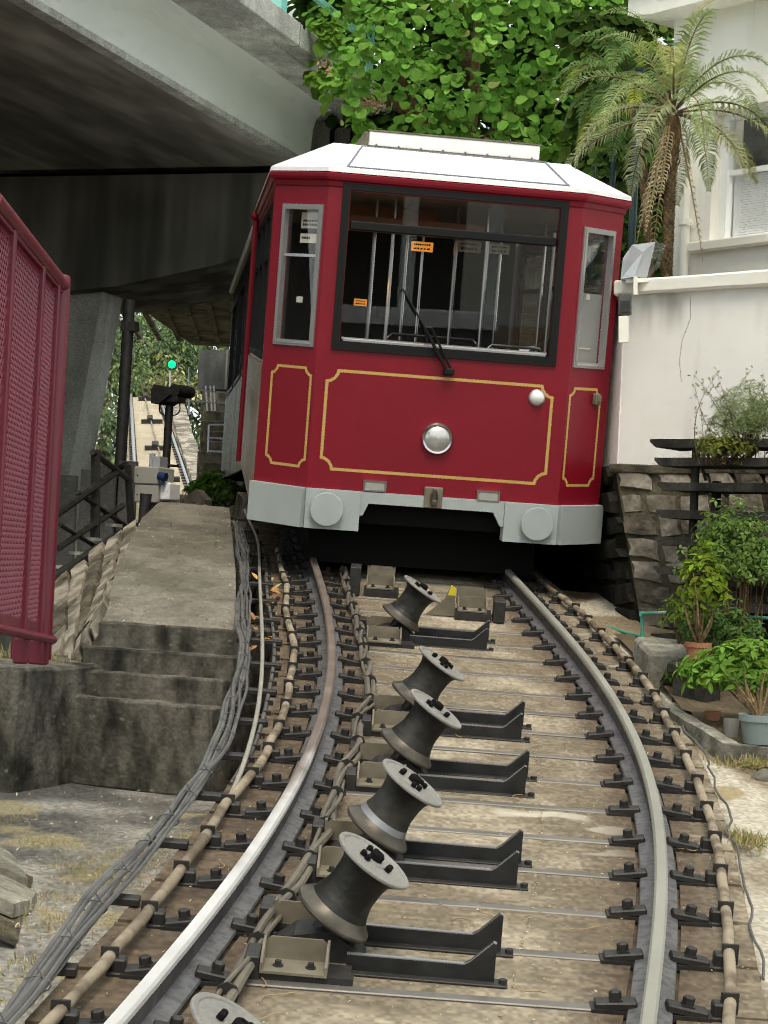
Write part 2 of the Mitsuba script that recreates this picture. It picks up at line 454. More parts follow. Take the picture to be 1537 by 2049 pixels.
pbr("m_cabinet", (.36, .36, .32), .5)
pbr("m_plank", old_concrete((.09, .08, .065), (.03, .028, .025), 3.0), .9)
pbr("m_blue", (.014, .035, .12), .4)
pbr("m_darkpanel", old_concrete((.13, .135, .13), (.06, .062, .06), 1.5, vert=4), .8)
scene["m_leaf"] = {"type": "twosided", "bsdf": {"type": "principled", "base_color": {"type": "mesh_attribute", "name": "vertex_color"}, "roughness": .5, "specular": .35}}
scene["m_leafthin"] = {"type": "principledthin", "base_color": {"type": "mesh_attribute", "name": "vertex_color"}, "roughness": .45, "diff_trans": .8, "eta": 1.4}

# ---------------------------------------------------------------- leaves
def leaf_shape(kind):
    """(vertices (k, 3) along +y from the stalk, cupped in z; faces)"""
    if kind == "round":      # two-lobed, almost circular
        ang = np.radians([270, 318, 5, 45, 76, 90, 104, 135, 175, 222])
        r = np.array([.46, .5, .52, .54, .52, .43, .52, .54, .52, .5])
        v = np.stack([r * np.cos(ang), .46 + r * np.sin(ang), .16 * (np.abs(np.cos(ang)) ** 1.5) - .1 * (np.sin(ang) > 0) * np.sin(ang)], 1)
        v = np.vstack([[[0, .46, 0]], v])
        return v, np.array([[0, 1 + i, 1 + (i + 1) % 10] for i in range(10)])
    if kind == "ovate":
        v = np.array([[0, 0, 0], [.2, .3, .05], [.17, .65, .03], [0, 1, -.1], [-.17, .65, .03], [-.2, .3, .05], [0, .5, -.02]])
        return v, np.array([[6, i, (i + 1) % 6] for i in range(6)])
    v = np.array([[0, 0, 0], [.06, .35, .015], [0, 1, -.12], [-.06, .35, .015]])   # blade
    return v, np.array([[0, 1, 2], [0, 2, 3]])


def unit(a):
    return a / (np.linalg.norm(a, axis=-1, keepdims=True) + 1e-12)


def leaves(mb, pos, nrm, tip, size, col, kind):
    v, f = leaf_shape(kind)
    pos, nrm, tip = np.asarray(pos), unit(np.asarray(nrm, float)), np.asarray(tip, float)
    y = unit(tip - nrm * (tip * nrm).sum(1, keepdims=True)); x = np.cross(y, nrm)
    size = np.broadcast_to(size, (len(pos),))[:, None, None]
    w = pos[:, None] + size * (v[None, :, :1] * x[:, None] + v[None, :, 1:2] * y[:, None] + v[None, :, 2:] * nrm[:, None])
    k = len(v)
    faces = (f[None] + (np.arange(len(pos)) * k)[:, None, None]).reshape(-1, 3)
    mb.add(w.reshape(-1, 3), faces, np.repeat(np.asarray(col), k, 0))


def in_view(p):
    c = (p - CAM) @ M
    u, v = CU + F * c[:, 0] / c[:, 1], CV - F * c[:, 2] / c[:, 1]
    return (u > 5) & (u < 1532) & (v > 5) & (v < 2044)


def foliage(k, pos, nrm, tip, size, col, kind, mat, single=0, name="foliage", score=None):
    """Leaves of one plant: the ones in front as parts of their own, the rest as one part."""
    size = np.broadcast_to(size, (len(pos),))
    rest = np.ones(len(pos), bool)
    if single:
        sc = np.where(in_view(pos), score, -1e9)
        pick = np.argsort(-sc)[:single]
        rest[pick] = False
        for i in pick:
            part(k, "leaf", (lambda m: (leaves(m, pos[i:i + 1], nrm[i:i + 1], tip[i:i + 1], size[i:i + 1], col[i:i + 1], kind), m)[1])(MB()), mat)
    mb = MB()
    leaves(mb, pos[rest], nrm[rest], tip[rest], size[rest], col[rest], kind)
    return part(k, name, mb, mat, kind="stuff")


def tint(n, base, spread=.25, warm=.0):
    """per-leaf colours round a base green"""
    k = np.exp(rng.normal(0, spread, (n, 1)))
    c = np.asarray(base) * k
    w = rng.random((n, 1)) ** 3 * warm
    return np.clip(c * (1 - w) + w * np.array([.22, .25, .03]), .003, .6)


def rnd(n, s=1.0):
    return rng.normal(0, s, (n, 3))


# ---------------------------------------------------------------- ground
def ground_z(x, y):
    """terrain under everything, in world metres"""
    t = np.clip(y, -60, 19)
    z = FT.o[2] - 1.7 + t * .139
    z = z + np.clip(y - 19, 0, 10) * .085 + np.clip(y - 29, 0, 33) * .012
    z = z + np.clip(y - 62, 0, 23) * .17 + np.clip(y - 85, 0, 40) * .05
    left = np.clip((-2.6 - x) / 1.5, 0, 1)
    z = z - left * 1.2 * np.clip((60 - y) / 20, 0, 1)
    return z


gx = np.concatenate([np.linspace(-220, -12, 14), np.linspace(-10, 10, 41), np.linspace(12, 220, 14)])
gy = np.concatenate([np.linspace(-120, -4, 14), np.linspace(-3, 30, 67), np.linspace(32, 260, 58)])
GX, GY = np.meshgrid(gx, gy, indexing="ij")
GZ = ground_z(GX, GY) + .12 * (meshkit.fbm(np.stack([GX * .8, GY * .8, GX * 0], -1), 3) - .5)
one("ground", "dark bare soil of the hillside under the track and the flyover", "ground", MB().grid(np.stack([GX, GY, GZ], -1)), "m_soil", True, kind="structure")

# ---------------------------------------------------------------- track bed, sleepers strips, rails
B0 = np.arange(4.62, 19.2, .51)               # the steel strips, one every half metre
EB = np.array([4.6, 6.28, 6.9, 7.6, 8.3, 9.1, 9.7, 10.1, 10.8, 12.0, 12.7, 14.0, 15.5, 17, 19, 21.5])
ul = np.array([(35, 2045), (116, 1965), (225, 1849), (316, 1750), (386, 1666), (436, 1589), (458, 1558), (500, 1500), (525, 1454), (537, 1392), (550, 1308), (546, 1267), (537, 1204), (537, 1154)])
le = np.array([TRK(u, v, -.14) for u, v in ul])
pe = np.polyfit(np.r_[4.6, le[:, 1], 17, 19, 21.5], np.r_[-1.33, le[:, 0], -1.2, -1.42, -1.75], 5)
aE = lambda b: np.polyval(pe, b)              # left edge of the bed  # noqa: E731
ur = np.array([(1347, 1420), (1383, 1478), (1418, 1543), (1441, 1595), (1459, 1669), (1476, 1727), (1494, 1798)])
re_ = np.array([TRK(u, v, -.14) for u, v in ur])
pq = np.polyfit(np.r_[4.6, re_[:, 1], 14, 15.5, 17, 19, 21.5], np.r_[1.13, re_[:, 0], 1.47, 1.34, 1.2, 1.0, .7], 5)
aQ = lambda b: np.polyval(pq, b)              # right edge  # noqa: E731

bed = thing("track_bed", "tan concrete track bed with steel strips between two curving rails", "track bed", kind="structure")
mb = MB()
bs = np.r_[4.4, np.linspace(4.6, 21.5, 60)]
fr_b = [(FT.pt(aE(b), b, 0), (aQ(b) - aE(b)) * FT.X, FT.Z) for b in bs]
mb.sweep([(0.002, -.16), (.998, -.16), (.998, -.19), (.002, -.19)], fr_b)
add(bed, mb, "m_bed")
part(bed, "side_wall", MB().sweep([(0, -.165), (1, -.165), (1.06, -1.9), (-.06, -1.9)], fr_b), "m_step")


def slab(a0, a1, b0, b1, h):
    g = .006
    p = [FT.pt(a, b, z) for a, b, z in [(a0(b0) + g, b0 + g, -.3), (a0(b0) + g, b0 + g, h), (a0(b1) + g, b1 - g, -.3), (a0(b1) + g, b1 - g, h),
                                        (a1(b0) - g, b0 + g, -.3), (a1(b0) - g, b0 + g, h), (a1(b1) - g, b1 - g, -.3), (a1(b1) - g, b1 - g, h)]]
    return MB().hexa(p)


for i in range(len(B0) - 1):
    b0, b1 = B0[i] + .03, B0[i + 1] - .03
    j = rng.uniform(-.003, .003, 3)
    part(bed, "slab", slab(aE, lambda b: aL(b) - .082, b0, b1, -.142 + j[0]), "m_bed")
    part(bed, "slab", slab(lambda b: aL(b) + .082, lambda b: aR(b) - .082, b0, b1, -.140 + j[1]), "m_bed")
    part(bed, "slab", slab(lambda b: aR(b) + .082, aQ, b0, b1, -.142 + j[2]), "m_bed")
for i, b in enumerate(B0):
    w = .027 + .004 * rng.random()
    for x0, x1 in ((aE(b) + .3, aL(b) - .085), (aL(b) + .085, aR(b) - .085), (aR(b) + .085, aQ(b) - .22)):
        part(bed, "steel_strip", MB().box(FT, x0, x1, b - w, b + w, -.2, -.136 + rng.uniform(-.003, .003), ch=.004), "m_steelstrip")
    mb = MB()
    mb.box(FT, aE(b), aE(b) + .3, b - w, b + w, -.2, -.15)
    mb.box(FT, aQ(b) - .22, aQ(b), b - w, b + w, -.2, -.15)
    part(bed, "joint_filling", mb, "m_bed")

HEAD = [(-.025, -.03), (-.026, -.012), (-.018, 0), (.018, 0), (.026, -.012), (.025, -.03)]
WEB_ = [(-.025, -.0301), (.025, -.0301), (.012, -.045), (.011, -.105), (-.011, -.105), (-.012, -.045)]
FOOT = [(-.075, -.133), (-.072, -.122), (-.012, -.104), (.012, -.104), (.072, -.122), (.075, -.133)]


def swept(prof, fa, b0, b1, n=70, off=0.0):
    fr = []
    for b in np.linspace(b0, b1, n):
        t = (fa(b + .01) - fa(b - .01)) / .02
        X = (FT.X - t * FT.Y) / math.hypot(1, t)
        fr.append((FT.pt(fa(b) + off, b, 0), X, FT.Z))
    return MB().sweep(prof, fr)


for nm, fa, lab in (("rail", aL, "left steel rail of the near track, sky reflection painted bright at its near end"), ("rail", aR, "right steel rail of the near track, outer one on the curve, dull grey head")):
    k = thing(nm, lab, "rail", "pair of curving rails of the near track", "structure")
    left = fa is aL
    add(k, swept(WEB_[::-1], fa, 4.4, 21), "m_railside", 30)
    if left:
        part(k, "rail_head", swept(HEAD[::-1], fa, 4.4, 21, 90), "m_railrustsheen", 30, label="head, rusty brown far off and with painted sky reflection near by")
    else:
        part(k, "rail_head", swept(HEAD[::-1], fa, 4.4, 21), "m_railtop", 30)
    part(k, "rail_foot", swept(FOOT[::-1], fa, 4.4, 21), "m_railfoot", 30)
    for b in B0:
        for s in (-1, 1):
            mb = MB(); y = b - .01 + rng.uniform(-.008, .008)
            f = FT.sub((fa(y) + s * .118, y, -.118), X=(1, 0, s * -.14 + rng.normal(0, .02)), Z=(s * .14, 0, 1))
            mb.box(f, -.07, .07, -.033, .033, -.014, .014, ch=.005)
            mb.box(f, -.02, .022, -.022, .022, .014, .02)
            g = f.sub((0, 0, .014))
            mb.lathe([(0, .001), (.021, .001), (.021, .03), (.015, .034), (0, .034)], g, 6)
            mb.box(FT, fa(y) + s * .05, fa(y) + s * .2, y - .04, y + .04, -.15, -.128)
            part(k, "rail_clip", mb, "m_blacksteel")

# ---------------------------------------------------------------- pipes and cables along the track
def along(px, h, n=90):
    ab = np.array([TRK(u, v, h) for u, v in px])
    p = np.c_[ab, np.full(len(ab), h)]
    return FT.pt(bez(p, n))


lp = [(20, 2135), (110, 2040), (235, 1900), (340, 1770), (400, 1690), (450, 1610), (495, 1560), (540, 1490), (568, 1420), (586, 1330), (588, 1290), (575, 1240), (574, 1180), (566, 1145), (557, 1100)]
rp = [(1440, 2130), (1458, 2030), (1460, 1940), (1450, 1835), (1443, 1750), (1428, 1660), (1400, 1580), (1370, 1510), (1346, 1462), (1316, 1405), (1275, 1342), (1230, 1295), (1190, 1252), (1150, 1215), (1113, 1187), (1070, 1150)]
for px, lab in ((lp, "left beige conduit pipe clamped along the inside of the track bed edge"), (rp, "right beige conduit pipe clamped along the outer edge of the track bed")):
    k = thing("conduit_pipe", lab, "pipe", "conduit pipes along both edges of the track bed")
    pts = along(px, -.085, 150)
    pts += (meshkit.fbm(np.c_[np.arange(150) * .21, np.zeros(150), np.zeros(150)] + (9 if px is rp else 0), 2)[:, None] - .5) * .02 * FT.X
    add(k, MB().tube(pts, .0215, 10), "m_pipe", 40)
    for q, p in enumerate(FT.loc(pts)):
        if q % 30 == 3:
            t = unit(pts[min(q + 1, 149)] - pts[q - 1])
            part(k, "pipe_sleeve", MB().tube([FT.pt(p) - t * .03, FT.pt(p) + t * .022], .0245, 10), "m_pipe", 40)
    loc = FT.loc(pts)
    for b in B0:
        q = int(np.argmin(abs(loc[:, 1] - b)))
        a = loc[q, 0] + (.035 if px is lp else -.035)
        mb = MB().box(FT, a - .022, a + .022, b - .028, b + .028, -.15, -.085, ch=.006)
        mb.box(FT, a - .04, a + .05, b - .04, b + .04, -.15, -.128, ch=.004)
        mb.box(FT, loc[q, 0] - .03, loc[q, 0] + .03, b - .006, b + .006, -.125, -.052)
        part(k, "pipe_clamp", mb, "m_blacksteel")

cc = [(405, 2080), (455, 2000), (520, 1890), (590, 1780), (640, 1690), (668, 1610), (690, 1550), (715, 1490), (712, 1455), (735, 1420), (742, 1390), (733, 1340), (725, 1290), (710, 1235), (700, 1195), (690, 1160), (684, 1130)]
k = thing("cable_pair", "pair of twisted brown cables lying beside the left rail next to the rollers", "cable")
base = along(cc, -.1, 120)
s = np.linspace(0, 1, 120)
for q in range(3):
    ph = q * 2.1
    w = base + (.022 * np.sin(s * 34 + ph) + .006 * np.sin(s * 90 + q))[:, None] * FT.X + (.015 * np.cos(s * 34 + ph) + .02)[:, None] * FT.Z
    part(k, "cable", MB().tube(w, (.017, .014, .009)[q], 7), "m_cablebrown", 40)
mb = MB()
for q in range(4, 118, 6):
    t = unit(base[q + 1] - base[q - 1])
    mb.tube([base[q] + .02 * FT.Z - t * .004, base[q] + .02 * FT.Z + t * .004], .04, 8)
part(k, "cable_tie", mb, "m_blacksteel", kind="stuff")

bu = [(-60, 2125), (20, 2040), (120, 1910), (230, 1770), (300, 1690), (370, 1600), (440, 1500), (470, 1400), (488, 1320), (487, 1240), (490, 1150), (484, 1090), (470, 1045)]
k = thing("cable_bundle", "bundle of grey cables tied together running along the left of the track", "cable")
base = along(bu, -.08, 160)
s = np.linspace(0, 1, 160)
for q in range(6):
    ph = rng.uniform(0, 6)
    w = base + ((q - 2.5) * .014 + .013 * np.sin(s * 26 + ph) + .005 * np.sin(s * 71 + ph))[:, None] * FT.X + (.012 * np.cos(s * 30 + ph * 2) + .008)[:, None] * FT.Z
    part(k, "cable", MB().tube(w, (.012, .010, .013, .009, .010, .008)[q], 6), "m_cable", 40)
mb = MB()
for q in range(3, 157, 5):
    o = base[q]; t = unit(base[q + 1] - base[q - 1]); x = np.cross(t, FT.Z)
    ring = [o + .046 * math.cos(w_) * x + .026 * math.sin(w_) * FT.Z + .006 * FT.Z for w_ in np.linspace(0, 6.283, 12)]
    mb.tube(ring, .0026, 4)
    mb.tube([ring[2], ring[2] + .03 * FT.Z - .02 * x], .003, 4)
part(k, "cable_tie", mb, "m_cable", kind="stuff")

wp = [(380, 1712), (430, 1645), (460, 1595), (492, 1515), (512, 1440), (522, 1370), (525, 1300), (523, 1230), (519, 1130), (515, 1080), (500, 1045), (490, 1020)]
one("water_pipe", "thin whitish pipe beside the cable tray rungs at left", "pipe", MB().tube(along(wp, -.1, 80), .012, 8), "m_whitepipe", 40)
np_ = [(470, 1560), (505, 1500), (528, 1430), (541, 1370), (549, 1300), (545, 1250), (535, 1190), (533, 1140), (527, 1100)]
k = thing("signal_wire", "thin grey studded cable clipped to the bed edge between white pipe and left conduit", "cable")
sw = along(np_, -.13, 60)
add(k, MB().tube(sw, .011, 7), "m_cable", 40)
mb = MB()
for q in range(1, 59, 2):
    mb.box(Fr(sw[q], FT.X, FT.Y, FT.Z), -.006, .035, -.012, .012, -.014, .014)
part(k, "wire_clip", mb, "m_blacksteel", kind="stuff")

k = thing("cable_tray", "ladder of black steel rungs carrying the cables along the left edge", "cable tray")
bl = FT.loc(base)
for b in np.arange(6.6, 19.4, .51 * 1.5):
    q = int(np.argmin(abs(bl[:, 1] - b)))
    part(k, "rung", MB().box(FT, bl[q, 0] - .04, min(aE(b) + .04, bl[q, 0] + .42), b - .03, b + .03, -.135, -.105, ch=.004), "m_blacksteel")
ub = along([(1250, 1320), (1330, 1400), (1400, 1500), (1436, 1580), (1462, 1660), (1480, 1760), (1510, 1850), (1530, 1960)], -.13, 60)
ub += (meshkit.fbm(np.c_[np.arange(60) * .3, np.zeros(60), np.zeros(60)], 2)[:, None] - .5) * .08 * FT.X
one("loose_wire", "thin dark wire lying on the ground right of the right conduit", "cable", MB().tube(ub, .006, 5), "m_cable", 40)

# ---------------------------------------------------------------- cable rollers
def lathe_parts(k, f):
    R_, Hh = .148, .128
    part(k, "lower_flange", MB().lathe([(0, -Hh), (R_ - .004, -Hh), (R_, -Hh + .008), (R_ - .002, -Hh + .016), (.137, -Hh + .022), (.122, -Hh + .036), (.112, -Hh + .05)], f, 40), "m_rim", 35)
    part(k, "worn_ring", MB().lathe([(.1121, -Hh + .0499), (.107, -Hh + .062), (.102, -Hh + .076)], f, 40), "m_rollerwear", True)
    add(k, MB().lathe([(.1021, -Hh + .0759), (.096, -Hh + .095), (.092, -.01), (.092, .04), (.097, .075), (.110, .098), (.131, .110), (R_ - .002, .114)], f, 40), "m_iron", True)
    part(k, "top_disc", MB().lathe([(R_ - .002, .1141), (R_ + .001, .119), (R_, Hh - .003), (R_ - .006, Hh), (R_ - .018, Hh - .002), (R_ - .022, Hh - .006), (.05, Hh - .004), (.047, Hh), (0, Hh)], f, 48), "m_disc", 30)
    mb = MB()
    g = f.sub((0, 0, Hh)); mb.lathe([(.026, -.002), (.026, .02), (.02, .028), (.012, .028), (.01, .022), (0, .022)], g, 8)
    for w in range(3):
        for o in (-.013, .013):
            an = w * 2.094 + .5
            c = (.058 * math.cos(an) - o * math.sin(an), .058 * math.sin(an) + o * math.cos(an), Hh - .004)
            mb.lathe([(.011, 0), (.011, .016), (.007, .02), (0, .021)], f.sub(c), 8)
    part(k, "hub_bolts", mb, "m_black")


def cup_mesh(f, w=.215, d=.14, h=.085, open_=-1):
    """folded plate: floor, back and two cheeks, open to one side"""
    mb = MB(); y0, y1 = (-d / 2, d / 2)
    mb.box(f, -w / 2, w / 2, y0, y1, 0, .009)
    yb = y1 if open_ < 0 else y0
    ya, yz = sorted((yb, yb + open_ * .009))
    o = [(-w / 2, .0), (w / 2, 0), (w / 2, h - .02), (w / 2 - .02, h), (-w / 2 + .02, h), (-w / 2, h - .02)]
    mb.prism(Polygon(o), f.sub((0, 0, 0)), ya + .0003, yz + .0003)
    for s in (-1, 1):
        x = s * (w / 2 + .0005)
        g = f.sub((x, 0, 0), X=(0, 1, 0), Y=(-1, 0, 0))
        ya_, yo = (y1, y0) if open_ < 0 else (y0, y1)
        mb.prism(Polygon([(yo, 0), (ya_, 0), (ya_, h), (ya_ + open_ * d * .35, h - .006), (yo, h * .42)]), g, -.0045, .0045)
    return mb


def cup_bolts(f):
    mb = MB()
    for x in (-.055, .055):
        mb.lathe([(.019, .009), (.019, .013), (.011, .013), (.011, .028), (0, .028)], f.sub((x, -.01, 0)), 8)
    return mb


def arm_mesh(f, x0, x1, tip=.135, low=.058):
    """low plate with an upturned end and a foot flange"""
    mb = MB()
    pr_ = [(x0, 0), (x1, 0), (x1, tip), (x1 - .012, tip + .004), (x1 - .028, tip - .012), (x1 - .085, low + .010), (x1 - .105, low - .002), (x0 + .3 * (x1 - x0), low - .003), (x0, low)]
    mb.prism(Polygon(pr_), f, -.008, .008)
    return mb


ROLL_ = [(-.515, 5.34), (-.175, 7.0), (-.035, 8.12), (.085, 9.56), (.135, 10.71), (.06, 13.25)]
RLAB = ["nearest black cable roller, cut by the bottom edge of the photo", "second nearest cable roller with pale top disc full in view above its open bracket", "third cable roller from the near end, middle one of the close row",
        "fourth cable roller from the near end, overlapping the one behind it", "fifth cable roller, half hidden behind the fourth roller", "farthest cable roller standing alone just below the red tram"]
for i, (a, b) in enumerate(ROLL_):
    k = thing("cable_roller", RLAB[i], "cable roller", "leaning cable rollers between the rails")
    tilt = .56
    t = (aC(b + .05) - aC(b - .05)) / .1 * .7
    ax = np.array([math.sin(tilt), -.02, math.cos(tilt)])
    ax = ax - t * .5 * ax[0] * np.array([0, 1, 0])
    ax /= np.linalg.norm(ax)
    X = np.cross([0, 1, 0], ax); X /= np.linalg.norm(X); Yx = np.cross(ax, X)
    f = Fr(FT.pt(a, b, .105), X @ FT.R, Yx @ FT.R, ax @ FT.R)
    f = f.sub((0, 0, 0), X=(math.cos(.35 + i), math.sin(.35 + i), 0), Y=(-math.sin(.35 + i), math.cos(.35 + i), 0))
    lathe_parts(k, f)
    # carrier: fixed to the bed, the roller turns in it
    c = FT.sub((a, b, -.14), X=(1, -t * .25, 0), Y=(t * .25, 1, 0))
    x1 = .505
    for s in (-1, 1):
        g = c.sub((0, s * .16, .008))
        part(k, "bracket_arm", arm_mesh(g, .0 if s < 0 else .04, x1 + (.03 if s > 0 else 0)), "m_arm", 20)
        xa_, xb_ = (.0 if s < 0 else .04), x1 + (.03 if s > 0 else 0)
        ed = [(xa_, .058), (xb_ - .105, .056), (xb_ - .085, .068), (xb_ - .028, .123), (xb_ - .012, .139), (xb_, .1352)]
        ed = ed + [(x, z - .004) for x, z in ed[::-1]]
        part(k, "worn_edge", MB().prism(Polygon(ed), g, -.0086, .0086), "m_brightsteel")  # bright strip standing in for the sky highlight along the arm top
        mb = MB().box(g, -.12, x1 + .045 + (.03 if s > 0 else 0), -.045, .03, -.008, .0, ch=.002)
        mb.lathe([(.015, 0), (.015, .014), (0, .014)], g.sub((x1 + .03 + (.03 if s > 0 else 0), -.012, 0)), 6)
        mb.lathe([(.017, 0), (.017, .014), (0, .014)], g.sub((-.05, -.02, 0)), 6)
        part(k, "arm_foot", mb, "m_blacksteel")
        g = c.sub((-.17, s * .262, .03))
        part(k, "bracket_cup", cup_mesh(g, open_=-1 if s < 0 else 1), "m_cup")
        part(k, "cup_bolts", cup_bolts(g), "m_blacksteel")
        mb = MB().box(c, -.335, -.285, s * .262 - .07, s * .262 + .07, .0, .085, ch=.004)
        mb.box(c, -.30, .03, s * .3 - .02, s * .3 + .05, -.004, .029)
        part(k, "end_block", mb, "m_blacksteel")
    mb = MB()
    mb.prism(Polygon([(-.30, 0), (.06, 0), (.05, .02), (-.055, .11), (-.19, .085)]), c, -.085, .085)
    mb.box(c, -.34, .02, -.28, -.18, 0, .028); mb.box(c, -.34, .02, .18, .30, 0, .028)
    part(k, "carrier", mb, "m_blacksteel")
    dirv = ax @ FT.R
    part(k, "axle", MB().tube([FT.pt(a, b, .105) - dirv * .2, FT.pt(a, b, .105) - dirv * .1], .035, 12), "m_blacksteel", 30)

for (u, v, lab, mirr) in ((760, 1186, "left empty roller bracket of beige folded plate under the tram front", 1), (943, 1232, "right empty roller bracket with yellow edged plate under the tram front", -1)):
    a, b = TRK(u, v, -.12)
    k = thing("roller_bracket", lab, "bracket", "empty roller brackets before the tram")
    c = FT.sub((a, b, -.13))
    add(k, cup_mesh(c.sub((0, -.02, .05)), .2, .15, .09), "m_cup")
    part(k, "cup_bolts", cup_bolts(c.sub((0, -.04, .05))), "m_blacksteel")
    part(k, "end_block", MB().box(c, mirr * -.19 - .04, mirr * -.19 + .04, -.16, .05, 0, .15 + (.06 if mirr > 0 else 0), ch=.004), "m_blacksteel")
    part(k, "base_beam", MB().box(c, -.12, .14, -.12, .1, -.01, .045), "m_blacksteel")
    part(k, "rear_plate", cup_mesh(c.sub((0, .22, .06)), .2, .15, .13, 1), "m_cup")
    if mirr < 0:
        g = c.sub((-.17, -.02, .0))
        part(k, "marked_plate", MB().prism(Polygon([(-.16, 0), (.05, 0), (.045, .2), (.01, .22), (-.03, .12), (-.12, .03)]), g, -.008, .008), "m_cup")
        part(k, "yellow_edge", MB().prism(Polygon([(-.008, .15), (.046, .15), (.044, .203), (.011, .222)]), g, -.011, .011), "m_yellow")
        part(k, "yellow_tip", MB().prism(Polygon([(-.36, .1), (-.31, .13), (-.25, .13), (-.33, .06)]), g, .05, .066), "m_yellow")

# ---------------------------------------------------------------- the tram
PSI, RL, PT = -.093, .006, .03
yv = math.cos(PSI) * FT.Y + math.sin(PSI) * FT.X
xv = math.cos(PSI) * FT.X - math.sin(PSI) * FT.Y
zv = FT.Z
xv, zv = math.cos(RL) * xv - math.sin(RL) * zv, math.cos(RL) * zv + math.sin(RL) * xv
yv, zv = math.cos(PT) * yv - math.sin(PT) * zv, math.cos(PT) * zv + math.sin(PT) * yv
FM = Fr(FT.pt(.195, 15.42, 0), xv, yv, zv)     # x right, y into the car, z up; front panel at y = 0
XF, XO, YC, L_CAR = .97, 1.36, .36, 5.3
CL = math.hypot(XO - XF, YC)


def tl(u, v, y=0.0):
    """(x, z) in the tram of the point seen at a photo pixel on the plane y."""
    d = FM.R @ (M @ ray(u, v)); o = FM.loc(CAM)
    p = o + d * ((y - o[1]) / d[1])
    return p[0], p[2]


def rect(x0, x1, z0, z1):
    return sbox(x0, z0, x1, z1)


def bevel(x0, x1, z0, z1, cx, cz):
    return [(x0 + cx, z0), (x1 - cx, z0), (x1, z0 + cz), (x1, z1 - cz), (x1 - cx, z1), (x0 + cx, z1), (x0, z1 - cz), (x0, z0 + cz)]


def pane(f, x0, x1, y, z0, z1):
    return MB().quad(f.pt(x0, y, z0), f.pt(x1, y, z0), f.pt(x1, y, z1), f.pt(x0, y, z1))


def notched(x0, x1, z0, z1, c, n=4):
    """rectangle whose corners are cut by small concave arcs"""
    pts = []
    for cx, cz, a0 in ((x0, z0, 90), (x1, z0, 180), (x1, z1, 270), (x0, z1, 0)):
        for w in np.linspace(a0, a0 - 90, n):
            r = math.radians(w)
            pts.append((cx + c * math.cos(r), cz + c * math.sin(r)))
    return pts


FC = {s: FM.sub((s * XF, 0, 0), X=((XO - XF), s * YC, 0), Y=(-s * YC, XO - XF, 0)) if s > 0 else FM.sub((-XO, YC, 0), X=(XO - XF, -YC, 0), Y=(YC, XO - XF, 0)) for s in (-1, 1)}
FS = {s: FM.sub((s * XO, YC, 0), X=(0, 1, 0), Y=(-s, 0, 0)) for s in (-1, 1)}   # sides: x runs back
tram = thing("funicular_car", "red funicular tram car with white roof and gold lined front panels", "tram", None)
Z0, Z1 = .50, 2.955
mb = MB()
front = rect(-XF, XF, Z0, Z1) - rect(-.80, .80, 1.72, 2.84)
mb.prism(front, FM, .0, .05)
CW = {1: (.03, .43), -1: (CL - .43, CL - .03)}
for s in (-1, 1):
    x0, x1 = CW[s]
    mb.prism(rect(.0, CL, Z0 - .1, Z1) - rect(x0 + .03, x1 - .03, 1.69, 2.69), FC[s], 0, .05)
add(tram, mb, "m_red")
side_h = {}
bays = [(.2, 1.6), (1.72, 3.2), (3.32, 4.85)]
for s in (-1, 1):
    pg = rect(0, L_CAR, .34, Z1)
    for x0, x1 in bays:
        pg = pg - rect(x0, x1, 1.55, 2.72)
    part(tram, "side_panel", MB().prism(pg, FS[s], 0, .04), "m_redside", label=f"glossy dark red {'left' if s < 0 else 'right'} side of the car")
    for x0, x1 in bays:
        part(tram, "side_window", pane(FS[s], x0, x1, .022, 1.55, 2.72), "m_glass")
        mb = MB()
        mb.prism(rect(x0 - .02, x1 + .02, 1.53, 2.74) - rect(x0 + .03, x1 - .03, 1.58, 2.69), FS[s], -.012, .03)
        mb.box(FS[s], x0 + .03, x1 - .03, -.004, .028, 2.32, 2.36)
        part(tram, "side_window_frame", mb, "m_rubber")
    for x in np.arange(.06, L_CAR - .05, .12):
        part(tram, "side_batten", MB().box(FS[s], x, x + .085, -.014, .004, .38, 1.5, ch=.006), "m_sidesheen")
    for x in (5.1,):
        part(tram, "side_pillar", MB().tube([FS[s].pt(x, -.03, .4), FS[s].pt(x, -.03, 2.86)], .03, 8), "m_red", 40)
    f = FS[s].sub((5.1, -.03, 2.86))
    part(tram, "pillar_finial", MB().lathe([(.03, 0), (.055, .03), (.05, .07), (.02, .1), (0, .12)], f, 12), "m_red", True)
# eave moulding and roof follow the five-sided plan
plan = [(-XO, L_CAR + YC), (-XO, YC), (-XF, 0), (XF, 0), (XO, YC), (XO, L_CAR + YC)]


def offset_plan(o, ext=0.0):
    return [(-XO - o, L_CAR + YC), (-XO - o, YC - o * .45), (-XF - o * .4, -o), (XF + o * .4, -o), (XO + o, YC - o * .45), (XO + o, L_CAR + YC)]


def plan_band(levels):
    mb = MB()
    rows = np.array([[FM.pt(x, y, z) for x, y in offset_plan(o)] for o, z in levels])
    v = np.repeat(rows, 2, axis=1)[:, 1:-1]
    return mb.grid(v)


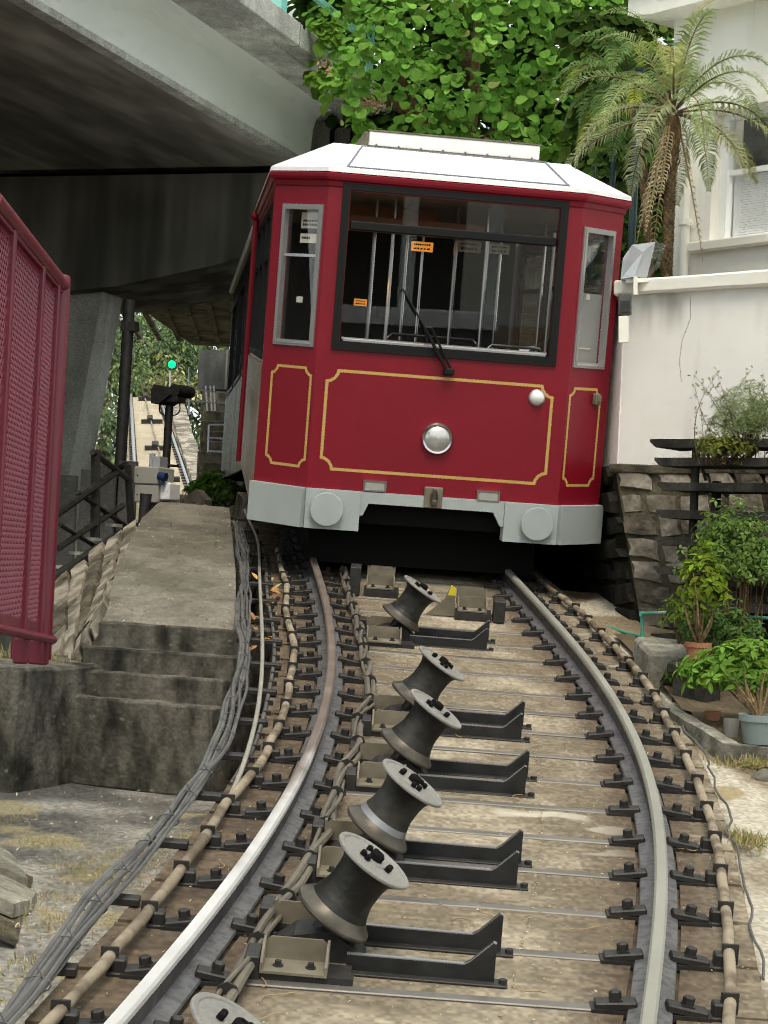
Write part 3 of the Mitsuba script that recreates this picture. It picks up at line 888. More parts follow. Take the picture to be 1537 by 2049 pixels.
part(tram, "eave_moulding", plan_band([(0, 2.86), (.012, 2.87), (.016, 2.905), (.04, 2.915), (.048, 2.935), (.05, 2.96), (.03, 2.975), (-.1, 2.98)]), "m_red")
rf = MB()
lip = [FM.pt(x, y, z) for z in (2.972,) for x, y in offset_plan(.045)]
lip2 = [FM.pt(x, y, 3.004) for x, y in offset_plan(.04)]
top = [FM.pt(x, y, z) for x, y, z in ((-.93, L_CAR + YC, 3.235), (-.93, .56, 3.235), (-.93, .5, 3.235), (.93, .5, 3.225), (.93, .56, 3.225), (.93, L_CAR + YC, 3.225))]
for a, b in ((lip, lip2), (lip2, top)):
    for i in range(5):
        if not (b is top and i in (1, 3)):
            rf.quad(a[i], a[i + 1], b[i + 1], b[i])
for i in (1, 3):
    rf.quad(lip2[i], lip2[i + 1], top[i + 1], top[i])
rf.quad(top[2], top[3], top[4], top[1]); rf.quad(top[1], top[4], top[5], top[0])
part(tram, "roof", rf, "m_white")
k = tram + "__roof"
sl = FM.sub((0, -.045, 3.004), Y=(0, .545, .225), Z=(0, -.225, .545))
LS = math.hypot(.545, .225)
mb = MB()
pn = [(-.85, .03), (.85, .03), (.735, LS - .01), (-.715, LS - .01)]
fs_ = Fr(sl.o, sl.X, -sl.Z, sl.Y)
mb.prism(Polygon(pn) - Polygon(pn).buffer(-.016, join_style=2), fs_, -.006, .002)
part(k, "panel_seam", mb, "m_seam")
mb = MB().box(FM, -.66, .68, .5, 2.2, 3.235, 3.352, ch=.008)
part(tram, "roof_box", mb, "m_white")
mb = MB().box(FM, -.67, .69, .492, .52, 3.352, 3.362); mb.box(FM, -.67, .69, .49, .5, 3.228, 3.24)
part(tram + "__roof_box", "roof_trim", mb, "m_cup")
mb = MB()
for x in np.linspace(-.6, .62, 8):
    mb.lathe([(.009, 0), (.006, .007), (0, .008)], FM.sub((x, .498, 3.247), X=(1, 0, 0), Y=(0, 0, 1), Z=(0, -1, 0)), 6)
part(tram + "__roof_box", "rivets", mb, "m_seam", kind="stuff")
part(tram, "roof_box_end", MB().box(FM, -.70, -.662, .5, 2.2, 3.235, 3.345, ch=.01), "m_cup")
# windscreen
k = number(tram + "__windscreen")
add(k, pane(FM, -.81, .81, .032, 1.7, 2.86), "m_glass")
mb = MB()
mb.prism(rect(-.862, .858, 1.652, 2.9) - rect(-.805, .80, 1.72, 2.85), FM, -.022, .045)
part(k, "frame", mb, "m_rubber")
part(k, "cross_bar", MB().box(FM, -.79, .785, -.012, .06, 2.556, 2.622, ch=.008), "m_rubber")
mb = MB().box(FM, -.78, .775, -.016, .0, 1.712, 1.74, ch=.004); mb.box(FM, -.79, .785, .01, .025, 1.735, 1.75)
part(k, "bright_sill", mb, "m_alu")
for s in (-1, 1):
    x0, x1 = CW[s]
    k = number(tram + "__corner_window")
    add(k, pane(FC[s], x0 + .02, x1 - .02, .027, 1.68, 2.7), "m_glass")
    mb = MB().prism(rect(x0, x1, 1.655, 2.725) - rect(x0 + .036, x1 - .036, 1.70, 2.685), FC[s], -.014, .03)
    mb.prism(rect(x0 + .014, x1 - .014, 1.668, 2.71) - rect(x0 + .036, x1 - .036, 1.70, 2.685), FC[s], -.02, -.01)
    part(k, "frame", mb, "m_alu")
    mb = MB().box(FC[s], x0 + .03, x1 - .03, -.024, .0, 1.675, 1.69)
    if s < 0:
        mb.box(FC[s], x0 + .036, x1 - .036, .0, .04, 2.33, 2.352)
    part(k, "bar", mb, "m_chrome")
    # gold panel line
    pg = notched(x0 - .005, x1 + .005, .735, 1.505, .058)
    part(tram, "gold_line", MB().prism(Polygon(pg) - Polygon(pg).buffer(-.021, join_style=2), FC[s], -.002, .003), "m_gold")
pg = notched(-.885, .865, .735, 1.505, .085, 5)
part(tram, "gold_line", MB().prism(Polygon(pg) - Polygon(pg).buffer(-.023, join_style=2), FM, -.002, .003), "m_gold")
# lamps
f = FM.sub((-.005, 0, 1.035), X=(1, 0, 0), Y=(0, 0, 1), Z=(0, -1, 0))
k = number(tram + "__headlight")
add(k, MB().lathe([(.125, 0), (.124, .03), (.112, .045), (.098, .04), (.096, .03)], f, 40), "m_chrome", 40)
part(k, "lens", MB().lathe([(.097, .03), (.09, .042), (.06, .056), (.03, .062), (0, .064)], f, 40), "m_lens", True)
f = FM.sub((.735, 0, 1.403), X=(1, 0, 0), Y=(0, 0, 1), Z=(0, -1, 0))
k = number(tram + "__marker_lamp")
add(k, MB().lathe([(.064, 0), (.064, .012), (.055, .02), (.054, .015)], f, 28), "m_alu", 40)
part(k, "lens", MB().lathe([(.055, .015), (.05, .035), (.035, .052), (.015, .06), (0, .061)], f, 28), "m_white", True)
for x, z in ((-.452, .64), (.422, .625)):
    k = number(tram + "__bumper_lamp")
    add(k, MB().prism(rect(x - .088, x + .088, z - .042, z + .042) - rect(x - .076, x + .076, z - .031, z + .031), FM, -.035, .0), "m_chrome")
    part(k, "lens", MB().box(FM, x - .078, x + .078, -.03, -.004, z - .033, z + .033, ch=.01), "m_lens")
k = number(tram + "__coupling_hook")
mb = MB().box(FM, -.07, .07, -.045, -.0, .505, .665, ch=.006)
add(k, mb, "m_cup")
mb = MB().box(FM, -.012, .018, -.075, -.046, .53, .655, ch=.006); mb.box(FM, -.018, .024, -.11, -.074, .53, .57, ch=.006)
mb.tube([FM.pt(.05 * math.cos(w_) * .5 + .003, -.06, .59 + .05 * math.sin(w_)) for w_ in np.linspace(0, 6.28, 14)], .007, 6)
part(k, "hook", mb, "m_rim")
f = FC[1].sub((.35, 0, 1.42))
part(tram, "side_lamp", MB().box(f, -.03, .03, -.045, 0, -.045, .045, ch=.008).box(f, -.022, .022, -.055, -.045, -.02, .03, ch=.004), "m_cup", label="small beige lamp on the right corner")
# bumper
bp = number(tram + "__bumper")
for s in (-1, 1):
    xs = sorted((s * .555, s * XF))
    mb = MB().box(FM, xs[0], xs[1], -.05, .1, .29, .592)
    mb.prism(rect(0, CL, .29, .592), FC[s], -.05, .05)
    part(bp, "bumper_block", mb, "m_silver")
mb = MB().prism(Polygon([(-.553, .592), (.553, .592), (.553, .40), (.53, .40), (.47, .505), (-.49, .505), (-.53, .41), (-.553, .41)]), FM, -.03, .04)
add(bp, mb, "m_silver")
for x in (-.81, .805):
    f = FM.sub((x, -.05, .445), X=(1, 0, 0), Y=(0, 0, 1), Z=(0, -1, 0))
    part(bp, "buffer", MB().lathe([(.08, 0), (.08, .03), (.126, .035), (.128, .05), (.124, .058), (0, .06)], f, 40), "m_silver", 30)
# wiper
k = number(tram + "__wiper")
bx, bz = tl(893, 742, -.05); mx, mz = tl(850, 655, -.05); tx, tz = tl(806, 578, -.04)
mb = MB()
mb.tube([FM.pt(bx, -.03, bz), FM.pt(bx - .004, -.06, bz + .01), FM.pt(mx, -.055, mz)], [.016, .014, .011], 6)
mb.tube([FM.pt(bx + .045, -.04, bz), FM.pt(mx + .05, -.055, mz + .0)], .009, 6)
mb.tube([FM.pt(mx, -.055, mz), FM.pt(mx + .05, -.055, mz)], .01, 6)
add(k, mb, "m_rubber")
part(k, "blade", MB().tube([FM.pt(mx + .03, -.05, mz - .12), FM.pt(mx, -.05, mz), FM.pt(tx, -.04, tz)], .009, 6), "m_rubber")
part(k, "pivot", MB().box(FM, bx - .02, bx + .06, -.07, 0, bz - .03, bz + .02, ch=.008), "m_rubber")
# underframe, wheels
mb = MB().box(FM, -.9, .9, .48, L_CAR, -.02, .34)
mb.box(FM, -1.2, 1.2, .36, L_CAR, .30, .50)
mb.box(FM, -.93, .93, .11, .36, .34, .56)
part(tram, "underframe", mb, "m_black")
for y in (.62, 2.6):
    for x in (-.79, .79):
        f = FM.sub((x, y + .35, .3), X=(0, 1, 0), Y=(0, 0, 1), Z=(1, 0, 0))
        part(tram, "wheel", MB().lathe([(0, -.06), (.31, -.06), (.31, .04), (.34, .045), (.34, .06), (0, .06)], f, 28), "m_black", 30)
# inside of the car
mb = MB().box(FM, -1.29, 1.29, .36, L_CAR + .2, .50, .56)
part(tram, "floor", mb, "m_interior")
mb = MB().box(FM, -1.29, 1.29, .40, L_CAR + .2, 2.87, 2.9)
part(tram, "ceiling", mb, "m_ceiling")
part(tram, "cab_partition", MB().box(FM, 1.22, 1.25, .45, 2.2, .56, 2.25), "m_interior")  # dark panel added to hide the bright wall beyond the side window
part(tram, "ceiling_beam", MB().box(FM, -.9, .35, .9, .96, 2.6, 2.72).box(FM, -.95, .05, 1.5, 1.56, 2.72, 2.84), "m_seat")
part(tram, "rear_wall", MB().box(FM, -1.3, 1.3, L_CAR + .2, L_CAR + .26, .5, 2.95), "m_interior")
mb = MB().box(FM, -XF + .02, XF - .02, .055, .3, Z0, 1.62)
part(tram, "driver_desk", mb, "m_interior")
for (u, v0, u2, v1, y) in ((752, 455, 733, 672, 1.2), (789, 458, 768, 690, .95), (814, 505, 800, 670, 1.6), (914, 470, 898, 680, 1.1), (977, 478, 957, 705, .9), (1001, 520, 993, 600, 2.2), (1090, 490, 1075, 690, 1.9), (845, 480, 838, 620, 2.6)):
    (xa, za), (xb, zb) = tl(u, v0, y), tl(u2, v1, y)
    x = (xa + xb) / 2
    part(tram, "grab_pole", MB().tube([FM.pt(x, y, .56), FM.pt(x, y, 2.87)], .016 if y < 1.5 else .013, 8), "m_chrome", 40)
for (u0, v0, u1, v1, y, lab) in ((775, 668, 955, 690, 1.2, None), (975, 690, 1088, 708, 1.0, None)):
    xa, za = tl(u0, v0, y); xb, zb = tl(u1, v1, y)
    k = number(tram + "__seat")
    z = (za + zb) / 2
    mb = MB().box(FM, xa, xb, y, y + .05, .95, z - .03, ch=.015); mb.box(FM, xa, xb, y + .05, y + .5, .95, 1.02, ch=.015)
    add(k, mb, "m_seat")
    part(k, "rail", MB().tube([FM.pt(xa, y + .02, z - .1), FM.pt(xa, y + .02, z - .02), FM.pt(xa + .04, y + .02, z + .02), FM.pt(xb - .04, y + .02, z + .02), FM.pt(xb, y + .02, z - .02), FM.pt(xb, y + .02, z - .1)], .014, 8), "m_chrome", 40)
for y in (2.2, 3.1, 4.0):
    for x in (-1.2, .35):
        k = number(tram + "__seat")
        add(k, MB().box(FM, x, x + .85, y, y + .06, .6, 1.6, ch=.02).box(FM, x, x + .85, y + .06, y + .5, .92, 1.0, ch=.02), "m_seat")
scene["m_amber"] = {"type": "twosided", "bsdf": {"type": "diffuse", "reflectance": {"type": "rgb", "value": [.5, .22, .04]}}}


def lamp(key, mb, rgb, bs="m_amber"):
    scene[key] = mikit.ply(mb.mesh(), bs, emitter={"type": "area", "radiance": {"type": "rgb", "value": list(rgb)}})


def sign(u0, v0, u1, v1, y, lit):
    (xa, za), (xb, zb) = tl(u0, v0, y), tl(u1, v1, y)
    z0, z1 = sorted((za, zb))
    k = number(tram + "__sign_plate")
    L(k, "lit amber seat sign" if lit else "white hanging sign board")
    mb = MB().box(FM, xa, xb, y, y + .02, z0, z1, ch=.004)
    if lit:
        lamp(k, mb, (.12, .045, .007))
    else:
        add(k, mb, "m_paper")
    # lettering: too small to read in the photograph, one line of Latin and one of other script
    h = (z1 - z0)
    tm = MB()
    n = 9
    for r, (zz, hh, nn) in enumerate(((.62, .2, 9), (.2, .22, 5))):
        xs = np.linspace(xa + .12 * (xb - xa), xb - .12 * (xb - xa), nn + 1)
        for q in range(nn):
            tm.box(FM, xs[q], xs[q] + (xs[1] - xs[0]) * rng.uniform(.55, .85), y - .004, y, z0 + h * zz, z0 + h * (zz + hh * rng.uniform(.7, 1)))
    part(k, "lettering", tm, "m_rubber")


sign(824, 482, 866, 505, 1.3, True)
sign(709, 597, 734, 613, 2.4, True)
sign(918, 480, 962, 507, 1.5, False)
sign(980, 487, 1019, 510, 1.45, False)
x0, x1 = CW[-1]
part(tram, "notice", MB().box(FC[-1], x0 + .12, x1 - .04, .08, .085, 2.55, 2.67).box(FC[-1], x0 + .12, x1 - .1, .08, .085, 2.44, 2.51), "m_paper", label="paper notices in the left corner window")
mb = MB()
for z, n_ in ((2.60, 8), (2.57, 7), (2.47, 4)):
    for q in range(n_):
        mb.box(FC[-1], x0 + .14 + q * .022, x0 + .155 + q * .022, .076, .08, z, z + .016)
part(tram + "__notice", "lettering", mb, "m_rubber", kind="stuff")
key = number(tram + "__cab_lamp")
L(key, "warm lit lamp glimpsed in the left corner window")
lamp(key, MB().box(FC[-1], x0 + .1, x0 + .17, .5, .54, 2.16, 2.23).box(FC[-1], x0 + .08, x0 + .13, .5, .54, 2.07, 2.14), (.6, .3, .09))
part(tram, "window_card", MB().box(FC[-1], x0 + .17, x0 + .23, .03, .033, 1.985, 2.03), "m_paper")
x0, x1 = CW[1]
part(tram, "window_board", MB().box(FC[1], x0 + .03, x1 - .03, .05, .06, 1.69, 2.23), "m_greyboard", label="grey board behind the lower right corner window")
part(tram, "window_board_rail", MB().box(FC[1], x0 + .06, x1 - .14, .035, .05, 1.80, 1.81).box(FC[1], x0 + .16, x0 + .2, .04, .05, 2.18, 2.22), "m_paper")
mb = MB()
for q in (.1, .17, .26):
    mb.tube([FC[1].pt(x0 + q, .35, 1.7), FC[1].pt(x0 + q, .35, 2.68)], .012, 6)
part(tram, "door_bars", mb, "m_alu", 40)

# the lower terminus behind the viewpoint: the windscreen mirrors it
FH = Fr([-.5, -13, -1.6], [1, .05, 0], [.05, -1, 0], [0, 0, 1])
hall = thing("station_hall", "grey green station hall behind the viewpoint with a white ledge and dark openings", "station")
add(hall, MB().box(FH, -8, 8, .5, 1.0, 0, 2.6).box(FH, -8, 8, .5, 6, 5.6, 6.0), "m_darkpanel")
part(hall, "ledge", MB().box(FH, -8, 8, .2, .6, 2.6, 2.95), "m_white")
for x in np.arange(-7.5, 8, 1.9):
    part(hall, "pillar", MB().box(FH, x, x + .3, .5, .8, 2.95, 5.6), "m_web" if int(x * 10) % 3 else "m_turquoise")
part(hall, "back_wall", MB().box(FH, -8, 8, 5.5, 6, 0, 5.6), "m_interior")
part(hall, "red_sign", MB().box(FH, 1.0, 3.0, .3, .45, 4.7, 5.1), "m_fencered")

# second car of the train, on the flatter track under the flyover
nb, fb_, nt, ft_ = P(488, 940, 21.0), P(443, 956, 27.5), P(520, 452, 21.0), P(470, 590, 27.5)
dy = unit((fb_ - nb) * [1, 1, .8]); dz = unit(nt - nb); dx = unit(np.cross(dy, dz)); dz = np.cross(dx, dy)
F2 = Fr(nb, dx, dy, dz)
LN, HT = float(np.linalg.norm(fb_ - nb)), float((nt - nb) @ dz)
car2 = thing("funicular_car", "second tram car behind the red front car, grey lit side under the flyover", "tram")
mb = MB()
pg = rect(0, LN, .0, HT)
b2 = [(.35 + q * 2.05, 1.95 + q * 2.05) for q in range(3)]
for x0, x1 in b2:
    pg = pg - rect(x0, x1, 1.15, HT - .25)
FS2 = F2.sub((0, 0, 0), X=(0, 1, 0), Y=(1, 0, 0))
mb.prism(pg, FS2, 0, .05)
mb.box(F2, .05, 2.5, 0, .05, 0, HT); mb.box(F2, .05, 2.5, LN - .05, LN, 0, HT); mb.box(F2, 2.45, 2.5, .05, LN - .05, 0, HT)
add(car2, mb, "m_rubber")
part(car2, "roof", MB().box(F2, -.06, 2.56, -.05, LN + .05, HT, HT + .08, ch=.02).box(F2, .4, 2.1, 0, LN, HT + .08, HT + .25, ch=.05), "m_white")
for x0, x1 in b2:
    part(car2, "side_window", pane(FS2, x0, x1, .022, 1.15, HT - .25), "m_glass")
    part(car2, "window_frame", MB().prism(rect(x0 - .02, x1 + .02, 1.13, HT - .23) - rect(x0 + .03, x1 - .03, 1.18, HT - .28), FS2, -.015, .02), "m_rubber")
for x in np.arange(.05, LN - .1, .16):
    part(car2, "side_batten", MB().box(FS2, x, x + .085, -.02, .003, .0, 1.1, ch=.01), "m_greygloss")
part(car2, "underframe", MB().box(F2, .3, 2.2, .2, LN - .2, -.45, 0), "m_black")

# ---------------------------------------------------------------- flyover
ZS = 5.15 + CAM[2] + .0                       # its soffit
pa, pb = P(600, 320, 26.0), P(60, 0, 19.0)
ZS = (pa[2] + pb[2]) / 2
dv = unit((pa - pb) * [1, 1, 0]); rv = np.array([dv[1], -dv[0], 0])
FV = Fr([pa[0], pa[1], ZS], rv, dv, [0, 0, 1])     # x to the right of the web's lower edge, y along
S0, S1 = -30.0, .35
fly = thing("flyover", "grey concrete road flyover with pale web passing over the tram at upper left", "flyover")
mb = MB().box(FV, -6.5, -.03, S0, S1, 0.0, .3)
add(fly, mb, "m_soffit")
part(fly, "soffit_edge", MB().box(FV, -.16, .0, S0, S1, -.03, .05), "m_parapet", label="pale lower edge of the girder")
part(fly, "web", MB().sweep([(-.35, .05), (0, .05), (.03, .45), (.07, .60), (.16, .69), (.28, .722), (-.35, .722)][::-1], [(FV.pt(0, y, 0), FV.X, FV.Z) for y in (S0, S1)]), "m_web", 40, label="pale green grey web of the girder")
mb = MB()
mb.prism(Polygon([(-6.4, .35), (-.36, .35), (-.36, .721), (.27, .721), (.76, .69), (.77, .66), (.81, .66), (.82, .69), (.98, .70), (.98, .92), (-6.4, .92)]), FV, S0, 24)
part(fly, "deck_slab", mb, "m_parapet")
part(fly, "edge_beam", MB().box(FV, .981, 1.07, S0, 24, .67, .94, ch=.012), "m_parapet")
for y in np.arange(-24, 22, 3.0):
    part(fly, "beam_joint", MB().box(FV, .985, 1.073, y, y + .02, .665, .943), "m_pier")
for y in np.arange(-12.4, 22, 1.9):
    part(fly, "edge_bracket", MB().box(FV, 1.03, 1.075, y, y + .06, .90, .98), "m_black")
for y in np.arange(-9.6, 16, 3.1):
    part(fly, "railing_post", MB().box(FV, .84, .98, y, y + .22, .92, 2.1, ch=.02), "m_turquoise")
part(fly, "railing_bar", MB().box(FV, .88, .94, S0, 24, 1.95, 2.03), "m_turquoise")
part(fly, "railing_bar", MB().box(FV, .88, .94, S0, 24, 1.45, 1.52), "m_turquoise")
part(fly, "far_barrier", MB().box(FV, -1.6, -1.4, S0, 24, .92, 2.9), "m_web")
part(fly, "far_barrier_strip", MB().box(FV, -1.4, -1.35, S0, 24, 1.75, 1.9), "m_white")
part(fly, "abutment_wall", MB().box(FV, -6.4, -6.0, -16, 1.0, -9, .01), "m_pier", label="unseen concrete wall added at left to darken the flyover underside and window reflections")  # out of view, added to darken window reflections and the underside
# pier: cross beam with haunched underside on a splayed column
pe_ = thing("flyover_pier", "dark streaked concrete pier cross beam with pale splayed column under the flyover", "pier")
FP = Fr(FV.pt(0, .6, 0), rv, dv, [0, 0, 1])
def onpier(u, v, y=0.0):
    d = FP.R @ (M @ ray(u, v)); o = FP.loc(CAM)
    p = o + d * ((y - o[1]) / d[1]); return p[0], p[2]
q = [onpier(*w) for w in ((-150, 590), (135, 583), (235, 572), (330, 552), (430, 530), (500, 508), (640, 462))]
mb = MB().prism(Polygon(q + [(1.0, q[-1][1] + .2), (1.0, -.04), (-6.4, -.04)]), FP, 0, 2.2)
add(pe_, mb, "m_pier")
mb = MB().prism(Polygon([(-6.4, .31), (-6.4, -.02), (-.4, -.02), (-.4, .31)]), FP, -.28, -.2)
part(pe_, "bearing_gap", MB().box(FP, -6.4, .3, .1, 1.9, -.045, .02), "m_black")
part(pe_, "end_wall", MB().box(FP, -.35, .95, .25, .6, -.03, .69), "m_lightwall")
part(pe_, "drain_pipe", MB().tube([FP.pt(.12, .2, -.6), FP.pt(.14, .2, .55), FP.pt(.2, .2, .62), FP.pt(.8, .2, .63)], .03, 8).tube([FP.pt(.4, .2, -.6), FP.pt(.42, .2, .6)], .02, 8), "m_black", 40)
c0, c1, c2, c3 = (onpier(*w) for w in ((188, 577), (58, 1120), (-120, 1120), (-90, 588)))
mb = MB().prism(Polygon([(c0[0], c0[1] + .1), (c1[0], c1[1] - 1.5), (c2[0], c2[1] - 1.5), (c3[0], c3[1] + .1)]), FP, .3, .95)
part(pe_, "column", mb, "m_column")
# next span and the pier beyond
so2 = [P(240, 588, 40.5), P(385, 693, 50.0), P(700, 690, 50.0), P(760, 450, 28.2), P(-60, 430, 28.2), P(-300, 560, 40.0)]
mb = MB()
poly = Polygon([(p[0], p[1]) for p in so2])
m = trimesh.creation.extrude_polygon(poly, .8, engine="earcut")
m.vertices[:, 2] += ZS + .002
k = thing("flyover_span", "dark ribbed underside of the next flyover span behind the pier", "flyover")
add(k, m, "m_pier")
for t in np.linspace(.12, .88, 7):
    a, b = P(10 + 560 * t, 470, 29.0), P(250 + 300 * t, 690, 49.5)
    a[2] = b[2] = ZS
    mb = MB(); d = unit((b - a) * [1, 1, 0]); f = Fr(a, [d[1], -d[0], 0], d, [0, 0, 1])
    mb.box(f, -.05, .05, 0, np.linalg.norm(b - a) * .96, -.06, .01)
    part(k, "soffit_rib", mb, "m_pier")
f = Fr(P(424, 790, 51.0), rv, dv, [0, 0, 1])
k = thing("flyover_pier", "far concrete pier column standing behind the distant stairs", "pier")
add(k, MB().box(f, -.42, 3.0, 0, 1.0, .15, ZS - f.o[2] + .01), "m_darkpanel")
part(k, "corner_strip", MB().box(f, .35, .40, -.03, .01, .15, ZS - f.o[2]), "m_pier")

# ---------------------------------------------------------------- left: walkway, steps, terrace, bank
e0, e1_ = P(196, 1243, 13.45), P(487, 1262, 13.0)
zs = (e0[2] + e1_[2]) / 2
sx = unit((e1_ - e0) * [1, 1, 0]); sy = np.array([-sx[1], sx[0], 0])
FSt = Fr([e1_[0], e1_[1], zs], sx, sy, [0, 0, 1])     # x along the step edge to the right, y away
WID = float(np.linalg.norm(e1_ - e0))


def rough(mb, amp=.012, fq=9, sub=.07):
    m = mb.mesh(); m.merge_vertices()
    v, f = trimesh.remesh.subdivide_to_size(m.vertices, m.faces, sub, max_iter=14)
    m = trimesh.Trimesh(v, f, process=True); m.merge_vertices()
    d = np.stack([meshkit.fbm(m.vertices * fq + 10 * q, 3, q) - .5 for q in range(3)], 1)
    m.vertices = m.vertices + d * amp * 2
    return m


st = thing("concrete_steps", "dark mossy concrete steps going up beside the track at left", "steps")
h_, dpt = [.165, .15, .16], .13
z, y = 0.0, 0.0
for i in range(3):
    part(st, "step", rough(MB().box(FSt, -WID - .03 * i, -.0, y, y + 1.2 - .2 * i, z - h_[i] - .2, z, ch=.012), .008, 7), "m_step", 50)
    z -= h_[i]; y -= dpt
ZL = z
mbx = MB().box(FSt, -WID - .62, .02, y - .02, y + .7, z - .58, z, ch=.015)
add(st, rough(mbx, .014, 5), "m_step", 50)
ZT = FSt.o[2] + z - .54
# walkway slope above the steps
RA0 = np.array([(285, 1036), (262, 1080), (240, 1120), (212, 1180), (213, 1225), (203, 1246)])
wk = []
for u, v in RA0:
    a, b = TRK(u, v, -.07); wk.append((a, b))
wk = np.array(wk)
zoff = FT.loc(e1_)[2]
rows = []
for t in np.linspace(0, 1, 40):
    e_l, e_r = FT.loc(FSt.pt(-WID - .0, .045, 0)), FT.loc(FSt.pt(0, .045, 0))
    row = []
    for q in np.linspace(0, 1, 14):
        es = e_l * (1 - q) + e_r * q
        b = es[1] * (1 - t) + 19.3 * t
        a0 = np.interp(b, wk[::-1][:, 1], wk[::-1][:, 0]); a1 = np.interp(b, [11, 13, 15.3, 19.4], [-.90, -1.06, -1.26, -1.66])
        hh = es[2] + (-.07 - es[2]) * np.clip(t * 3.2, 0, 1)
        row.append(FT.pt((a0 * (1 - q) + a1 * q) * min(1, t * 6) + es[0] * (1 - min(1, t * 6)), b, hh))
    rows.append(row)
rows = np.array(rows)
rows[:, :, 2] += .03 * (meshkit.fbm(rows * 3, 3) - .5)
low = rows.copy(); low[..., 2] -= 1.1
mb = MB().grid(rows); mb.grid(np.stack([rows[:, 0], low[:, 0]], 1)); mb.grid(np.stack([rows[:, -1], low[:, -1]], 1)); mb.grid(np.stack([rows[0], low[0]], 1))
one("walkway", "sloping grey concrete walkway beside the track above the steps", "path", mb, "m_ramp", 30, kind="structure")
# terrace below the steps
yy = FSt.o[1]
tg = []
for y in np.linspace(4.2, yy + .4, 40):
    xr = np.interp(y, [4, 6.3, 8, 10, 12, 13.4], [-.9, -.98, -.78, -.62, -.55, -.55])
    tg.append([[x, y, ZT] for x in np.linspace(-4.2, xr, 40)])
tg = np.array(tg)
tg[..., 2] += .05 * (meshkit.fbm(tg * [1.5, 1.5, 1], 3) - .5) - .03
one("terrace", "flat mossy concrete ground with dry grass below the steps at lower left", "ground", MB().grid(tg), "m_terrace", True, kind="structure")
# blocks at the left
bl = thing("block_wall", "dark concrete wall block under the red fence at the left edge", "wall")
f = Fr(P(44, 1338, 12.45), sx, sy, [0, 0, 1])
add(bl, rough(MB().box(f, -2.2, .0, -.05, 1.6, ZT - f.o[2] - .1, 0, ch=.02), .014, 4), "m_step", 50)
cb = FSt.sub((-WID - .05, y * 0 - .28, ZL))
one("plinth_block", "low pale streaked concrete block left of the steps under the fence feet", "block", rough(MB().box(cb, -.95, -.12, -.2, .9, -.1, .155, ch=.02), .012, 5), "m_lightwall", 50)
# bank of rough stone slabs left of the walkway
bank = thing("stone_bank", "steep bank of rough dark stone slabs below the walkway edge", "bank")
B0_, B1_, B2_, B3_ = P(286, 1036, 19.6), P(200, 1252, 13.5), P(105, 1395, 13.6), P(102, 1165, 17.6)
g = np.array([[B0_ * (1 - s) * (1 - t) + B1_ * (1 - s) * t + B3_ * s * (1 - t) + B2_ * s * t for s in np.linspace(0, 1, 12)] for t in np.linspace(0, 1, 24)])
g[..., 2] -= .05
add(bank, MB().grid(g), "m_mortar", True)


def quadpt(A, B, Cc, D, s, t):
    """A-B edge at s = 0 (t along), D-C edge at s = 1"""
    return A * (1 - s) * (1 - t) + B * (1 - s) * t + D * s * (1 - t) + Cc * s * t


def stones(parent, mat, A, B, Cc, D, nr, nc, proud=.05, gap=.08, jit=.3, name="stone"):
    nn = unit(np.cross(B - A, D - A))
    if nn @ (CAM - A) < 0:
        nn = -nn
    for r in range(nr):
        s0, s1 = (r + gap) / nr, (r + 1 - gap) / nr
        cuts = np.cumsum(rng.uniform(1 - jit, 1 + jit, nc)); cuts = np.r_[0, cuts] / cuts[-1]
        for c in range(nc):
            w = (cuts[c + 1] - cuts[c]) * gap
            t0, t1 = cuts[c] + w, cuts[c + 1] - w
            ring = []
            for ss, tt in ((s0, t0), (s0, (t0 + t1) / 2), (s0, t1), ((s0 + s1) / 2, t1), (s1, t1), (s1, (t0 + t1) / 2), (s1, t0), ((s0 + s1) / 2, t0)):
                ss += rng.normal(0, gap * .6 / nr) + .35 / nr * (meshkit.noise(np.array([tt * 5 + r * 3.7, r * 9.1, 2.0])) - .5); tt += rng.normal(0, w * .7)
                ring.append(quadpt(A, B, Cc, D, ss, tt))
            ring = np.array(ring); c_ = ring.mean(0)
            pr_ = proud * rng.uniform(.25, 1.5)
            mid = c_ + (ring - c_) * .9 + nn * pr_ * (.75 + .3 * rng.random((8, 1)))
            top_ = c_ + nn * pr_ * 1.1
            v = np.vstack([ring - nn * .03, mid, [top_]]); i = np.arange(8); j = (i + 1) % 8
            fz = np.vstack([np.stack([i, j, j + 8], 1), np.stack([i, j + 8, i + 8], 1), np.stack([i + 8, j + 8, i * 0 + 16], 1)])
            part(parent, name, MB().add(v, fz), mat if mat != "m_stone" or rng.random() < .72 else "m_darkstone", 45)


stones(bank, "m_stone", B0_, B1_, B2_, B3_, 5, 6, .035, .06, .4)
# sloped stones at the lower left corner
sb = thing("stone_slope", "pale split stones laid as a slope at the lower left edge", "stone slope")
A_, B_, C_, D_ = P(70, 1690, 9.2), P(30, 1940, 7.6), P(-120, 1990, 7.3), P(-120, 1600, 9.4)
A_[2] = B_[2] = ZT + .02
C_ = B_ + np.array([-.9, -.05, .34]); D_ = A_ + np.array([-.95, .1, .40])
g = np.array([[quadpt(A_, B_, C_, D_, s, t) - [0, 0, .04] for s in np.linspace(0, 1, 6)] for t in np.linspace(0, 1, 10)])
add(sb, MB().grid(g), "m_mortar", True)
stones(sb, "m_lightwall", A_, B_, C_, D_, 2, 6, .025, .05, .35)

